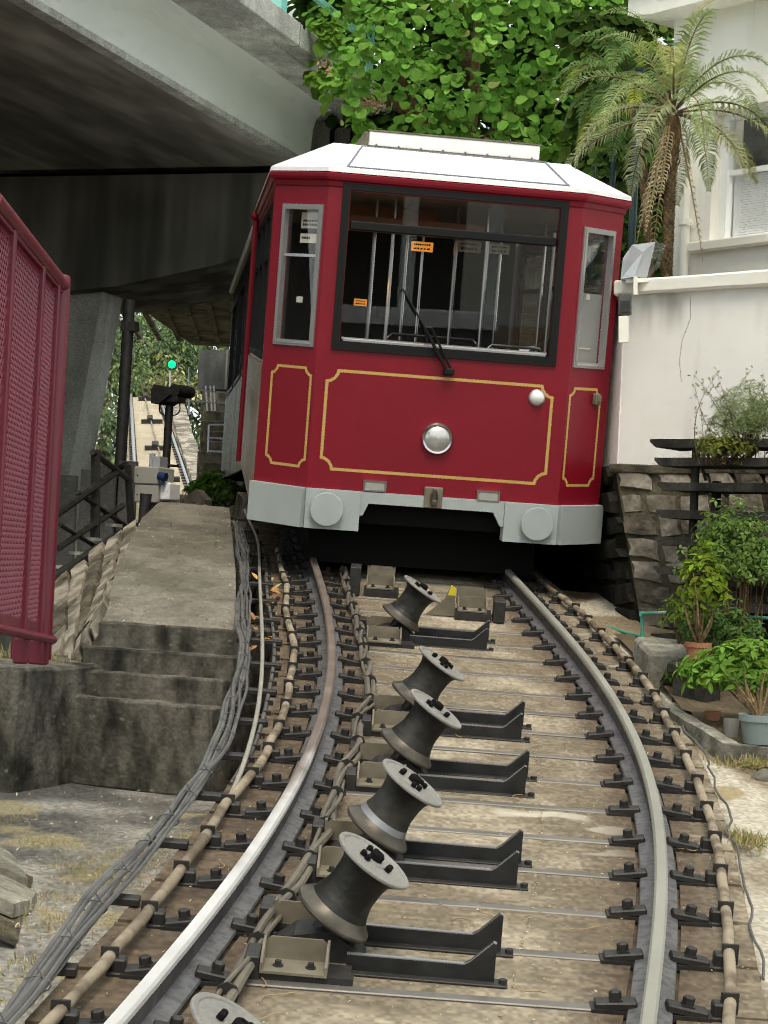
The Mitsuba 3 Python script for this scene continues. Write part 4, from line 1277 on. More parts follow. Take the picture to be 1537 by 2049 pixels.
# ---------------------------------------------------------------- red fence
fe = thing("mesh_fence", "dark red metal mesh fence panel with round posts at the left edge", "fence")
f0, f1 = P(84, 1302, 11.75), P(-58, 1290, 9.0)
zt = P(118, 562, 11.75)[2]
fd = unit((f1 - f0) * [1, 1, 0]); Lf = 2.9
FF = Fr([f0[0], f0[1], f0[2]], fd, -np.cross([0, 0, 1], fd), [0, 0, 1])     # x towards the camera
HF = zt - f0[2]
add(fe, MB().hexa([FF.pt(x, y, z + .06 * x) for x, y, z in [(.02, -.012, .1), (.02, -.012, .16), (.02, .012, .1), (.02, .012, .16), (Lf, -.012, .1), (Lf, -.012, .16), (Lf, .012, .1), (Lf, .012, .16)]]), "m_fencered")
part(fe, "upper_bar", MB().box(FF, .02, Lf, -.02, .02, HF - .07, HF - .03), "m_fencered")
part(fe, "post", MB().tube([FF.pt(0, 0, -.05), FF.pt(0, 0, HF + .02)], .055, 18).lathe([(.055, HF + .02), (.052, HF + .035), (.03, HF + .045), (0, HF + .048)], FF, 18), "m_fencered", 40)
for x in (.28, 1.02, 2.2):
    part(fe, "upright", MB().box(FF, x - .035, x + .035, -.03, .03, .05 + .06 * x, HF - .02, ch=.008), "m_fencered")
part(fe, "top_rail", MB().tube([FF.pt(.02, -.02, HF - .02), FF.pt(Lf, -.02, HF - .02)], .035, 10), "m_fencered", 40)
part(fe, "bottom_rail", MB().tube([FF.pt(-.12, -.05, .06), FF.pt(Lf, -.05, .08 + .06 * Lf)], .024, 10), "m_fencered", 40)
part(fe, "second_post", MB().tube([FF.pt(.12, .12, -.05), FF.pt(.12, .12, HF - .25)], .045, 14), "m_fencered", 40)
part(fe, "back_post", MB().tube([FF.pt(-.02, .10, .05), FF.pt(-.02, .10, HF - .3)], .03, 10).tube([FF.pt(-.10, .06, .1), FF.pt(-.08, .05, HF - .4)], .015, 8), "m_fencered", 40)
for x, w in ((.05, .05), (.34, .045), (1.0, .05)):
    part(fe, "foot", MB().box(FF, x, x + w * 1.6, -.05, .03, -.08 + .06 * x, .06 + .06 * x, ch=.01), "m_fencered")
mb = MB()
for x0, x1, cell in ((.05, .28, .034), (.32, 1.0, .036), (1.05, 2.2, .038), (2.25, Lf, .04)):
    z0, z1 = .16 + .06 * x0, HF - .07
    for sg in (-1, 1):
        for c_ in np.arange(-(z1 - z0), (x1 - x0) + (z1 - z0), cell * 1.5):
            # line x = c + sg * k
            pts = []
            xa = c_ if sg > 0 else c_ + (z1 - z0) * 0
            k0 = max(0, -c_) if sg > 0 else max(0, c_ - (x1 - x0))
            k1 = min(z1 - z0, (x1 - x0) - c_) if sg > 0 else min(z1 - z0, c_)
            if k1 - k0 < .03:
                continue
            a = FF.pt(x0 + c_ + sg * k0, 0, z0 + k0); b = FF.pt(x0 + c_ + sg * k1, 0, z0 + k1)
            mb.tube([a, b], .0045, 3, False)
part(fe, "wire_mesh", mb, "m_fencered", kind="stuff")
# dead creeper behind it
mb = MB()
for q in range(60):
    o = FF.pt(rng.uniform(1.3, 2.6), rng.uniform(.1, .3), HF - rng.uniform(.45, 1.0))
    w = np.cumsum(np.vstack([o, rnd(5, .035) + [-.02, 0, -.01]]), 0)
    mb.tube(bez(w, 10), .004, 4, False)
scene["m_dry"] = {"type": "twosided", "bsdf": {"type": "diffuse", "reflectance": {"type": "rgb", "value": [.36, .27, .15]}}}
one("dead_creeper", "tangle of dry brown creeper hanging behind the red mesh fence", "plant", mb, "m_dry")

# ---------------------------------------------------------------- things at the head of the walkway
Yb = 20.0
k = thing("signal_cabinet", "pale grey equipment cabinet with dark seam on a post beside the track", "cabinet")
c0_ = P(299, 968, Yb); f = Fr(c0_, FSt.X, FSt.Y, [0, 0, 1])
m = Yb / F
add(k, MB().box(f, -32 * m, 22 * m, -.02, .3, -38 * m, -2 * m, ch=.01), "m_cabinet")
part(k, "upper_box", MB().box(f, -34 * m, 22 * m, -.03, .3, -1 * m, 34 * m, ch=.01), "m_cabinet")
part(k, "side_cover", MB().box(f, 22 * m, 44 * m, .02, .25, -32 * m, 4 * m, ch=.015), "m_white")
part(k, "stand", MB().box(f, -12 * m, 14 * m, .05, .2, -100 * m, -38 * m), "m_blacksteel")
part(k, "blue_plug", MB().tube([f.pt(24 * m, -.02, 16 * m), f.pt(40 * m, -.02, 14 * m)], .045, 10).tube([f.pt(33 * m, -.02, 14 * m), f.pt(33 * m, -.02, -2 * m)], .02, 8), "m_blue", 40)
part(k, "top_duct", MB().tube([f.pt(-8 * m, .1, 34 * m), f.pt(-8 * m, .1, 62 * m)], .03, 8).box(f, 0, 16 * m, .05, .2, 34 * m, 56 * m), "m_lampbox")
part(k, "cover_bolts", MB().box(f, -26 * m, -23 * m, -.035, -.02, 14 * m, 17 * m).box(f, -26 * m, -23 * m, -.025, -.01, -24 * m, -21 * m), "m_blacksteel")
k = thing("black_bollard", "short thick black pipe post standing on the end of the walkway", "bollard")
a, b = P(286, 1066, 19.0), P(292, 992, 19.0)
add(k, MB().tube([a - [0, 0, .1], a, a + (b - a) * .25, a + (b - a) * .26, b], [.085, .08, .075, .055, .055], 14), "m_blacksteel", 30)
part(k, "cap", MB().tube([b, b + unit(b - a) * .02], .058, 14), "m_blacksteel", 30)
for i, (u0, u1, v0, v1) in enumerate(((306, 340, 986, 1034), (338, 366, 988, 1036), (366, 414, 984, 1040))):
    a = P(u0, v1, 20.6); w = (u1 - u0) * 20.6 / F; h = (v1 - v0) * 20.6 / F
    f = Fr(a, FSt.X, FSt.Y, [0, 0, 1])
    k = thing("dark_post_board", ["dark round topped timber board left of three behind the walkway", "dark round topped timber board in the middle of three behind the walkway", "dark square board with a cross bar right of three behind the walkway"][i], "board", "dark boards at the head of the walkway")
    if i < 2:
        pg = [(0, -.2), (w, -.2), (w, h * .8), (w * .8, h), (w * .2, h), (0, h * .8)]
    else:
        pg = [(0, -.2), (w, -.2), (w, h * .75), (w * .55, h * 1.1), (0, h * .8)]
    add(k, MB().prism(Polygon(pg), f, 0, .15), "m_plank")
    part(k, "board_strip", MB().box(f, w * .45, w * .55, -.02, 0, 0, h * .7), "m_plank")
k = thing("lamp_signal", "black railway signal lamp on a thin pole in front of the distant track", "signal")
a, b = P(331, 945, 22.0), P(339, 812, 22.0)
add(k, MB().tube([a - [0, 0, .3], b], .045, 10), "m_blacksteel", 40)
f = Fr(P(340, 800, 22.0), FSt.X, FSt.Y, [0, 0, 1]); m = 17.5 / F
part(k, "bracket", MB().box(f, -22 * m, 34 * m, -.1, .1, -8 * m, 8 * m, ch=.01), "m_blacksteel")
part(k, "lamp_head", MB().prism(Polygon([(-34 * m, -12 * m), (-12 * m, -12 * m), (20 * m, 10 * m), (6 * m, 30 * m), (-28 * m, 36 * m), (-36 * m, 20 * m)]), f, -.15, .2), "m_blacksteel")
part(k, "second_lamp", MB().tube([f.pt(24 * m, -.1, 22 * m), f.pt(24 * m, .25, 24 * m)], .07, 12), "m_blacksteel", 40)
part(k, "hanging_wire", MB().tube(bez([f.pt(-26 * m, 0, -8 * m), f.pt(-22 * m, 0, -36 * m), f.pt(0, 0, -40 * m), f.pt(22 * m, 0, -36 * m), f.pt(26 * m, 0, -4 * m)], 20), .008, 5), "m_blacksteel", 40)
part(k, "pole_flange", MB().box(f, -30 * m, 26 * m, -.08, .08, -168 * m, -163 * m), "m_blacksteel")
k = thing("dark_mast", "tall dark pole leaning slightly in front of the distant trees", "pole")
a, b = P(234, 1050, 21.0), P(259, 600, 21.0)
add(k, MB().tube([a - [0, 0, .3], b], .062, 12), "m_blacksteel", 40)
part(k, "arm", MB().box(Fr(P(250, 655, 21), rv, dv, [0, 0, 1]), -.03, .14, -.05, .05, -.04, .06), "m_blacksteel")
part(k, "hose", MB().tube(bez([P(240, 950, 20.9), P(250, 930, 20.8), P(262, 928, 20.8), P(268, 960, 20.8), P(270, 1000, 20.8)], 20), .03, 8), "m_rubber", 40)
k = thing("steel_barrier", "dark steel lattice barrier with grey panels below the flyover column", "barrier")
base0, base1 = P(100, 1162, 17.4), P(268, 1052, 20.2)
add(k, MB().tube([base0, base1], .05, 8), "m_blacksteel")
for (u0, v0, u1, v1, r) in ((115, 1098, 245, 1012, .03), (112, 1030, 232, 945, .035), (155, 985, 262, 1060, .025), (190, 1075, 192, 900, .05), (262, 1046, 256, 930, .04), (120, 1050, 235, 1120, .02), (185, 905, 262, 962, .03)):
    part(k, "lattice_bar", MB().tube([P(u0, v0, 18 + (u0 - 100) / 80), P(u1, v1, 18 + (u1 - 100) / 80)], r, 6), "m_blacksteel")
for u, w in ((100, 50), (153, 30), (186, 42), (231, 40)):
    a = P(u, 1150 - (u - 100) * .55, 20.8); f = Fr(a, sx, sy, [0, 0, 1])
    part(k, "panel", MB().box(f, 0, w * 20.8 / F, 0, .04, -.3, (250 - (u - 100) * .42) * 20.8 / F * .8), "m_darkpanel")
for u, v in ((124, 1138), (154, 1110), (184, 1082), (226, 1054)):
    part(k, "base_plate", MB().box(Fr(P(u, v, 17.9 + (u - 100) / 75), sx, sy, [0, 0, 1]), -.05, .07, -.06, .06, 0, .03), "m_cabinet")

# ---------------------------------------------------------------- the distant track
fa0, fb0, fc0, fd0 = P(250, 992, 64), P(408, 992, 64), P(330, 795, 85), P(250, 795, 85)
dt = thing("distant_track", "pale concrete track with two shining rails climbing the far hillside", "track", kind="structure")
g = np.array([[quadpt(fa0, fd0, fc0, fb0, s, t) for s in np.linspace(0, 1, 4)] for t in np.linspace(0, 1, 20)])
mb = MB().grid(g)
lo = g.copy(); lo[..., 2] -= 2.0
mb.grid(np.stack([g[:, 0], lo[:, 0]], 1)); mb.grid(np.stack([g[:, -1], lo[:, -1]], 1)); mb.grid(np.stack([g[0], lo[0]], 1))
scene["m_farbed"] = {"type": "twosided", "bsdf": {"type": "principled", "roughness": .9, "base_color": mikit.proc(lambda p, n, uv: mix(C(.24, .2, .14), C(.40, .35, .26), fbm(p.x * 2, p.y * 1.5, p.z * 6, 3)))}}
add(dt, mb, "m_farbed")
for q, (s, r) in enumerate(((.14, .06), (.84, .05), (.48, .03), (.04, .03))):
    pts = [quadpt(fa0, fd0, fc0, fb0, s + (.1 * (1 - t) if q == 2 else 0), t) + [0, 0, .12] for t in np.linspace(0, 1, 8)]
    part(dt, "far_rail", MB().tube(pts, r, 6), "m_brightsteel" if q < 2 else "m_pipe")
nn = unit(np.cross(fb0 - fa0, fd0 - fa0))
ex, ey = unit(fb0 - fa0), unit(fd0 - fa0)
for t in np.linspace(.02, .98, 42):
    c_ = quadpt(fa0, fd0, fc0, fb0, .5, t); w = np.linalg.norm(quadpt(fa0, fd0, fc0, fb0, 1, t) - quadpt(fa0, fd0, fc0, fb0, 0, t)) / 2
    mb = MB(); f = Fr(c_, ex, ey, np.cross(ex, ey))
    for s0_, s1_ in ((-.86, -.62), (.56, .8)):
        mb.box(f, s0_ * w, s1_ * w, -.06, .06, -.02, .06)
    if int(t * 42) % 12 == 4:
        mb.box(f, -.35 * w, .5 * w, -.1, .1, 0, .16); mb.tube([f.pt(-.1 * w, 0, .2), f.pt(.1 * w, 0, .2)], .14, 8)
    part(dt, "far_sleeper", mb, "m_blacksteel")
k = thing("track_side_wall", "pale weathered stone coping wall along the right of the distant track", "wall")
wpts = [P(352, 800, 84.5), P(372, 880, 74), P(392, 940, 68), P(412, 985, 63)]
mb = MB()
wp_ = bez(wpts, 16)
mb.sweep([(-.25, -3), (.25, -3), (.3, .12), (-.3, .12)][::-1], [(p, np.array([1., .1, 0]), np.array([0, 0, 1.])) for p in wp_])
add(k, rough(mb, .06, 1.2, .5), "m_stone", 40)
k = thing("dark_stair_wall", "dark stone wall and steps with handrails beyond the tram", "wall")
f = Fr(P(386, 985, 50), unit(np.array([1, .06, 0])), unit(np.array([-.06, 1, 0])), [0, 0, 1]); m = 50 / F
st_z = 0
for q in range(9):
    part(k, "stair_tread", MB().box(f, (q % 3) * .05 + .03, 2.8, q * .35, q * .35 + 2.0, q * 23 * m - .6, (q + 1) * 23 * m - .05, ch=.03), "m_mortar")
add(k, MB().box(f, .0, 2.9, 3.2, 4.0, -1, 250 * m), "m_mortar")
for (u0, v0, u1, v1) in ((378, 778, 455, 786), (378, 802, 455, 807), (378, 735, 378, 830), (418, 850, 455, 850), (418, 850, 416, 905), (416, 876, 455, 878), (418, 902, 455, 905)):
    part(k, "handrail", MB().tube([P(u0, v0, 49), P(u1, v1, 49)], .025, 6), "m_lampbox")
for u in (412, 421, 428):
    part(k, "white_stake", MB().tube([P(u, 772, 49), P(u + 3, 822, 49)], .02, 5), "m_white")
k = thing("green_signal", "lit green signal lamp on a short pale post beside the distant track", "signal")
a = P(344, 729, 60.0); f = Fr(a, [1, 0, 0], [0, 0, 1], [0, -1, 0])
add(k, MB().lathe([(0, -.2), (.16, -.2), (.16, .02), (.12, .02), (.11, -.02), (0, -.02)], f, 20), "m_blacksteel")
scene["m_green"] = {"type": "twosided", "bsdf": {"type": "diffuse", "reflectance": {"type": "rgb", "value": [.02, .3, .1]}}}
kk = number(k + "__lens")
lamp(kk, MB().lathe([(.115, .0), (.09, .03), (.04, .05), (0, .055)], f, 20), (.0, .75, .09), "m_green")
part(k, "post", MB().tube([P(340, 742, 60), P(340, 800, 60)], .03, 6), "m_lampbox")

# ---------------------------------------------------------------- right: ground, retaining wall, terrace
gr = []
for b in np.linspace(4.2, 16.5, 50):
    a0 = aQ(b) - .05
    x = np.r_[np.linspace(a0, a0 + 1.2, 16), np.linspace(a0 + 1.4, a0 + 9, 14)]
    gr.append(FT.pt(np.stack([x, x * 0 + b, x * 0 - .2], 1)))
gr = np.array(gr)
gr[..., 2] += .09 * (meshkit.fbm(gr * [2.2, 1.6, 1], 4) - .5) - .015
one("side_path", "pale gritty concrete and dry earth beside the right rail", "ground", MB().grid(gr), "m_pad", True, kind="structure")

wa = np.array([.74, -.67, 0]); wa /= np.linalg.norm(wa)          # along the face that looks at us, to the right
wb = unit(np.array([-.10, 1.0, 0]))                               # along the track, away
cb_, ct_, ctt = P(1287, 1275, 15.0), P(1230, 930, 15.5), P(1243, 590, 15.6)
ct_ = np.array([ct_[0], ct_[1], ct_[2]])
rw = thing("retaining_wall", "tall retaining wall with rubble stone base and white rendered top right of the tram", "wall")
zb, zm, zt_ = cb_[2] - .35, ct_[2], P(1240, 592, 15.6)[2]
bot = cb_ + (cb_ - ct_) * .12
A0, A1 = bot, ct_
far = 16.0
mb = MB()
mb.quad(A0, A0 + wa * 4, A1 + wa * 4, A1)
add(rw, mb, "m_mortar")
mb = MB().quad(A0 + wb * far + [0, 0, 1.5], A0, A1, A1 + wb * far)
part(rw, "side_face", mb, "m_shadewall", label="side facing the track, shade of the narrow gap painted black")
nA = unit(np.cross(wa, A1 - A0)); nA = nA if nA @ (CAM - A0) > 0 else -nA
up_ = (A1 - A0) * .02
stones(rw, "m_stone", A0 + up_, A0 + wa * 1.6 + up_, A1 + wa * 1.6 - up_, A1 - up_, 8, 6, .028, .07, .5)
stones(rw, "m_shadewall", A0 + wb * .03, A0 + wb * 4.5, A1 + wb * 4.5, A1 + wb * .03, 8, 9, .05, .08, .45)
# white render above, set back a little
o = np.array([ct_[0], ct_[1], zm]); FA = Fr(o + wa * .0, wa, np.array([-wa[1], wa[0], 0]), [0, 0, 1])
HW = zt_ - zm
wx = 0.0
cw = P(1262, 760, 15.65); off = float((cw - o) @ wa)
mb = MB().box(FA, .02, 4.2, .02, .3, -.01, HW)
part(rw, "white_render", mb, "m_stucco")
mb = MB(); FB = Fr(o, wb, np.array([-wb[1], wb[0], 0]), [0, 0, 1])
mb.box(FB, .0, 1.6, -.3, -.02, -.01, HW)
part(rw, "white_render", mb, "m_stucco")
part(rw, "coping", rough(MB().box(FA, -.06, 4.3, -.05, .34, HW - .005, HW + .11, ch=.015), .006, 6), "m_cream", 40)
part(rw, "rear_face", MB().box(FB, 1.6, far, -.3, -.025, -.01, HW), "m_shadewall")  # unseen stretch coloured dark so the tram windows show no bright wall
part(rw, "coping", MB().box(FB, .0, 1.6, -.32, .04, HW - .004, HW + .109, ch=.015), "m_cream")
part(rw, "stone_cap", rough(MB().box(FA, -.02, 4.0, -.05, .1, -.07, .0, ch=.01), .014, 6), "m_mortar", 50)
for dx_, a0_ in ((.35, .9),):
    mb = MB()
    pts = [FA.pt(.62 + .03 * math.sin(q * 1.9) - .02 * q, .018, HW - .05 - q * .16) for q in range(5)]
    mb.tube(pts, .0014, 4)
    part(rw, "crack", mb, "m_mortar")
# garden terrace behind the wall
tz = o[2] + HW - .25
mb = MB()
tp = np.array([[(o + wb * .2 + wa * a_ + wb * b_)[:2].tolist() + [tz] for a_ in np.linspace(.2, 14, 12)] for b_ in np.linspace(0, 30, 12)])
one("garden_terrace", "soil of the raised garden behind the white retaining wall", "ground", MB().grid(tp), "m_soil", kind="structure")

# ledges of the planting rack in front of the wall
rk = thing("plant_rack", "black stained tiered concrete plant rack in front of the stone wall", "rack")
RO = P(1312, 1040, 14.4); FR_ = Fr(RO, wa, np.array([-wa[1], wa[0], 0]), [0, 0, 1])
mm = 14.4 / F


def lev(v):
    return P(1325, v, 14.4)[2] - RO[2]


for i, v in enumerate((888, 925, 974, 1029, 1083, 1141, 1206, 1276)):
    x0 = -.05 if i == 0 else (.0 if i < 2 else .035)
    z = lev(v)
    mb = MB().prism(Polygon([(x0, z + .01), (x0 + .05, z - .03), (x0 + 3, z - .03), (x0 + 3, z + .03), (x0, z + .03)]), FR_, -.05, .30)
    part(rk, "ledge", rough(mb, .005, 9, .12), "m_blackledge", 40)
mb = MB().box(FR_, .26, .31, .03, .08, lev(1380), lev(892), ch=.008)
add(rk, mb, "m_blackledge")
part(rk, "brace", MB().tube([FR_.pt(.38, .05, lev(960)), FR_.pt(.30, .05, lev(905))], .012, 6).box(FR_, .40, .44, .1, .16, lev(1380), lev(960)), "m_blackledge")

k = thing("green_water_pipe", "thin green plastic water pipe with an elbow in front of the stone wall", "pipe")
add(k, MB().tube([P(1284, 1228, 14.1), P(1330, 1226, 13.7), P(1400, 1231, 13.4), P(1540, 1237, 12.9)], .0125, 10), "m_greenpipe", 40)
part(k, "down_pipe", MB().tube([P(1284, 1226, 14.1), P(1286, 1272, 14.1)], .0125, 10), "m_greenpipe", 40)
part(k, "lower_pipe", MB().tube([P(1287, 1275, 14.1), P(1240, 1262, 14.6), P(1160, 1232, 15.4)], .0115, 10), "m_greenpipe", 40)
for u, v in ((1284, 1228), (1286, 1272)):
    part(k, "elbow", MB().tube([P(u, v - 5, 14.09), P(u, v + 5, 14.09)], .019, 10), "m_greenpipe", 40)

k = thing("concrete_block", "weathered grey concrete block beside the right conduit under the green pipe", "block")
hb_ = FT.loc(P(1334, 1294, 12.75))[2]
add(k, rough(MB().box(FT.sub((1.55, 12.6, 0), X=(1, .05, 0), Y=(-.05, 1, 0)), .0, .30, 0, .55, -.6, hb_, ch=.025), .007, 8, .05), "m_lightwall", 50)
k = thing("kerb_wall", "low concrete kerb edging the potted plants at right", "kerb")
c1_, c2_, c3_ = P(1342, 1424, 11.35), P(1447, 1487, 10.55), P(1640, 1506, 10.3)
d = unit((c2_ - c1_) * [1, 1, 0]); f = Fr(c2_, d, np.array([-d[1], d[0], 0]), [0, 0, 1])
sl_ = (c1_[2] - c2_[2]) / np.linalg.norm((c1_ - c2_)[:2])
mb = MB().hexa([f.pt(x, y, z - (x * sl_ if True else 0)) for x, y, z in [(-1.3, 0, -.3), (-1.3, 0, 0), (-1.3, .09, -.3), (-1.3, .09, 0), (.0, 0, -.3), (.0, 0, 0), (.0, .09, -.3), (.0, .09, 0)]])
add(k, rough(mb, .008, 8, .05), "m_lightwall", 50)
d = unit((c3_ - c2_) * [1, 1, 0]); f = Fr(c2_, d, np.array([-d[1], d[0], 0]), [0, 0, 1])
part(k, "return_kerb", rough(MB().box(f, .002, 1.2, .0, .1, -.3, -.004), .008, 8, .05), "m_step", 50)
mb = MB()
k1_, k2_ = FT.loc(c1_), FT.loc(c2_)
pl_ = np.array([[FT.pt(max(k2_[0] + (k1_[0] - k2_[0]) * t, aQ(k2_[1] + .14 + (k1_[1] - k2_[1]) * t) + .04) + .05 + s_, k2_[1] + .14 + (k1_[1] - k2_[1]) * t + .1 * s_, -.13 - .05 * (t > 1.2)) for s_ in np.linspace(0, 3, 8)] for t in np.linspace(-.0, 4.5, 14)])
mb.grid(pl_)
one("planting_bed", "dark earth of the planting bed behind the kerb", "ground", mb, "m_soil", True, kind="structure")
# loose stones at right edge
k = thing("boulder", "pale rounded boulder at the right edge below the kerb", "boulder")
for q, (u, v, r) in enumerate(((1542, 1565, .09),)):
    m_ = trimesh.creation.icosphere(3, r); m_.vertices *= [1.2, 1, .7]; m_.vertices += (meshkit.fbm(m_.vertices * 18, 3)[:, None] - .5) * .05
    m_.vertices += P(u, v, 10.3)
    add(k, m_, "m_lightwall", True)

# pots
def pot(u, v, Y, wpx, hpx, mat, lab, rim=True):
    m_ = Y / F; r = wpx * m_ / 2; h = hpx * m_
    f = Fr(P(u, v, Y), [1, 0, 0], [0, 1, 0], [0, 0, 1])
    k = thing("plant_pot", lab, "plant pot")
    prof = [(0, 0), (r * .72, 0), (r * .93, h * .78), (r * .93, h)] if not rim else [(0, 0), (r * .72, 0), (r * .9, h * .76), (r * .99, h * .77), (r, h), (r * .9, h), (r * .88, h * .9)]
    add(k, MB().lathe(prof, f, 28), mat, 35)
    part(k, "soil", MB().lathe([(r * .9, h * .9), (0, h * .91)], f, 20), "m_soil")
    return f.pt(0, 0, h * .9)


p_big = pot(1518, 1488, 10.75, 84, 58, "m_greypot", "large grey green plastic plant pot behind the kerb at the right edge")
pot(1425, 1459, 11.35, 34, 36, "m_terracotta", "small red terracotta plant pot behind the kerb left of the grey pots")
pot(1462, 1484, 10.95, 34, 46, "m_dullpot", "dull grey cylindrical plant pot between the terracotta pot and the large grey green pot", False)
p_tc = pot(1396, 1326, 12.2, 54, 40, "m_terracotta", "brown terracotta plant pot raised on a black stand below the green pipe")
k = thing("pot_stand", "black stand under the brown terracotta pot", "stand")
add(k, MB().box(Fr(P(1396, 1328, 12.2), wa, np.array([-wa[1], wa[0], 0]), [0, 0, 1]), -.16, .16, -.1, .1, -.07, .0, ch=.01).box(Fr(P(1396, 1328, 12.2), wa, np.array([-wa[1], wa[0], 0]), [0, 0, 1]), -.12, .12, -.08, .08, -.55, -.07), "m_blackledge")

# ---------------------------------------------------------------- plants at right
def bush(base, lab, cat, cen, rad, n, size, col, kind="ovate", stems=8, whorl=5, thing_name="shrub", spread=.3, warm=.3, mat="m_leafthin", droop=.25, single=0):
    k = thing(thing_name, lab, cat)
    cen, rad = np.asarray(cen, float), np.asarray(rad, float)
    ns = n // whorl
    d = unit(rnd(ns)); d[:, 2] = np.abs(d[:, 2]) * 1.0 - .35 * rng.random(ns)
    r = rng.random(ns) ** .35
    lump = .65 + .7 * meshkit.fbm(d * 2.2 + base[:3] * .7, 2)
    pos = cen + d * rad * (r * lump)[:, None]
    mb = MB()
    out = unit(d + [0, -.25, .55] + rnd(ns, .25))
    P_, N_, T_, S_ = [], [], [], []
    for q in range(whorl):
        an = q * 2 * math.pi / whorl + rng.random(ns) * 1.2
        a = unit(np.cross(out, [.3, .2, .9])); b = np.cross(out, a)
        side = np.cos(an)[:, None] * a + np.sin(an)[:, None] * b
        tip = unit(side + out * (.35 - droop) + rnd(ns, .12))
        P_.append(pos + side * size * .12); T_.append(tip); N_.append(unit(out + side * .2 + rnd(ns, .2)))
        S_.append(size * rng.uniform(.65, 1.15, ns))
    base_c = tint(ns, col, spread, warm)
    pos_ = np.vstack(P_)
    foliage(k, pos_, np.vstack(N_), np.vstack(T_), np.concatenate(S_), np.clip(np.vstack([base_c] * whorl) * np.exp(rng.normal(0, .12, (ns * whorl, 1))), .002, .7), kind, mat, single, score=-pos_[:, 1] + .5 * pos_[:, 2])
    sm = MB()
    for q in rng.choice(ns, min(stems, ns), replace=False):
        e = pos[q]
        sm.tube(bez([base, base * .6 + e * .4 + rnd(1, .03)[0] + [0, 0, .05], e], 7), np.linspace(.009, .003, 7), 5, False)
    part(k, "stem", sm, "m_bark", 40)
    return k


bush(p_big, "dense bright green potted shrub with whorled glossy leaves behind the kerb", "shrub", P(1478, 1352, 11.2), [.31, .28, .22], 2300, .066, (.15, .29, .05), whorl=6, stems=14, single=300)
bush(p_tc, "small yellow green shrub growing from the brown terracotta pot", "shrub", P(1408, 1180, 12.3), [.14, .14, .3], 460, .078, (.16, .24, .03), whorl=5, stems=10, warm=.6, single=200)
bush(P(1360, 1290, 12.9), "loose pale green weed beside the green pipe", "shrub", P(1362, 1235, 12.9), [.15, .13, .19], 420, .045, (.12, .19, .04), whorl=4, stems=8, warm=.5)
bush(P(1480, 1420, 12.9), "tall leafy climber covering the right end of the black plant rack", "shrub", P(1475, 1130, 13.0), [.34, .25, .44], 3600, .048, (.13, .22, .06), whorl=4, stems=30, warm=.35)
bush(P(1440, 1420, 12.6), "lower dark green shrub between the rack and the potted shrub", "shrub", P(1448, 1265, 12.6), [.27, .2, .19], 1100, .05, (.08, .15, .045), whorl=4, stems=16)
bush(P(1350, 1400, 12.6), "small dark ground plant behind the concrete block", "shrub", P(1358, 1360, 12.5), [.10, .1, .16], 260, .045, (.04, .08, .025), whorl=4, stems=6)
bush(P(1500, 915, 13.9), "grey green feathery bush standing on top of the plant rack before the white wall", "shrub", P(1495, 850, 13.9), [.27, .22, .36], 2600, .06, (.24, .30, .14), kind="blade", whorl=5, stems=26, warm=.3)
bush(P(1430, 925, 13.9), "sparse creeping weed on the upper ledge of the plant rack", "shrub", P(1450, 900, 13.85), [.26, .14, .12], 520, .05, (.15, .17, .05), whorl=3, stems=12, warm=.7)
# dry twigs rising against the white wall
k = thing("dry_twigs", "sparse dry twigs with tiny leaves against the white wall above the plant rack", "plant")
mb = MB(); lf = MB()
tp_ = []
for q in range(26):
    b0 = P(rng.uniform(1400, 1540), 930, 13.9)
    e = P(rng.uniform(1385, 1545), rng.uniform(730, 880), 13.9)
    c = bez([b0, (b0 + e) / 2 + rnd(1, .04)[0], e], 10)
    mb.tube(c, np.linspace(.004, .0012, 10), 4, False); tp_.append(c[3:])
tp_ = np.vstack(tp_); tp_ = np.repeat(tp_, 3, 0)
leaves(lf, tp_ + rnd(len(tp_), .015), rnd(len(tp_)) + [0, -.8, .5], rnd(len(tp_)) + [0, 0, .3], .028, tint(len(tp_), (.19, .22, .09)), "ovate")
part(k, "small_leaves", lf, "m_leafthin", kind="stuff"); part(k, "twigs", mb, "m_bark", kind="stuff")

# grass and dry leaf litter
def litter(name, lab, cat, n, where, size, cols, kind):
    mb = MB()
    pos = where(n)
    nrm = rnd(n, .35) + [0, 0, 1]
    leaves(mb, pos, nrm, rnd(n), size * rng.uniform(.5, 1.3, n), np.asarray(cols)[rng.integers(0, len(cols), n)] * rng.uniform(.6, 1.2, (n, 1)), kind)
    return one(name, lab, cat, mb, "m_leaf", kind="stuff")


def blades(name, lab, n, where, h, cols):
    mb = MB(); pos = where(n)
    leaves(mb, pos, rnd(n) * [1, 1, .2], rnd(n, .8) + [0, 0, .8], h * rng.uniform(.5, 1.4, n), np.asarray(cols)[rng.integers(0, len(cols), n)] * rng.uniform(.6, 1.3, (n, 1)), "blade")
    return one(name, lab, "grass", mb, "m_leaf", kind="stuff")


def tuft(cs, s):
    cs = np.asarray(cs)
    return lambda n: cs[rng.integers(0, len(cs), n)] + rng.normal(0, 1, (n, 3)) * s * [1, 1, 0]


DRY = [(.34, .27, .12), (.42, .35, .18), (.25, .24, .08), (.2, .22, .06)]
def hit(pts, z):
    out = []
    for u, v in pts:
        r_ = M @ ray(u, v); out.append(CAM + r_ * (z - CAM[2]) / r_[2])
    return np.array(out)


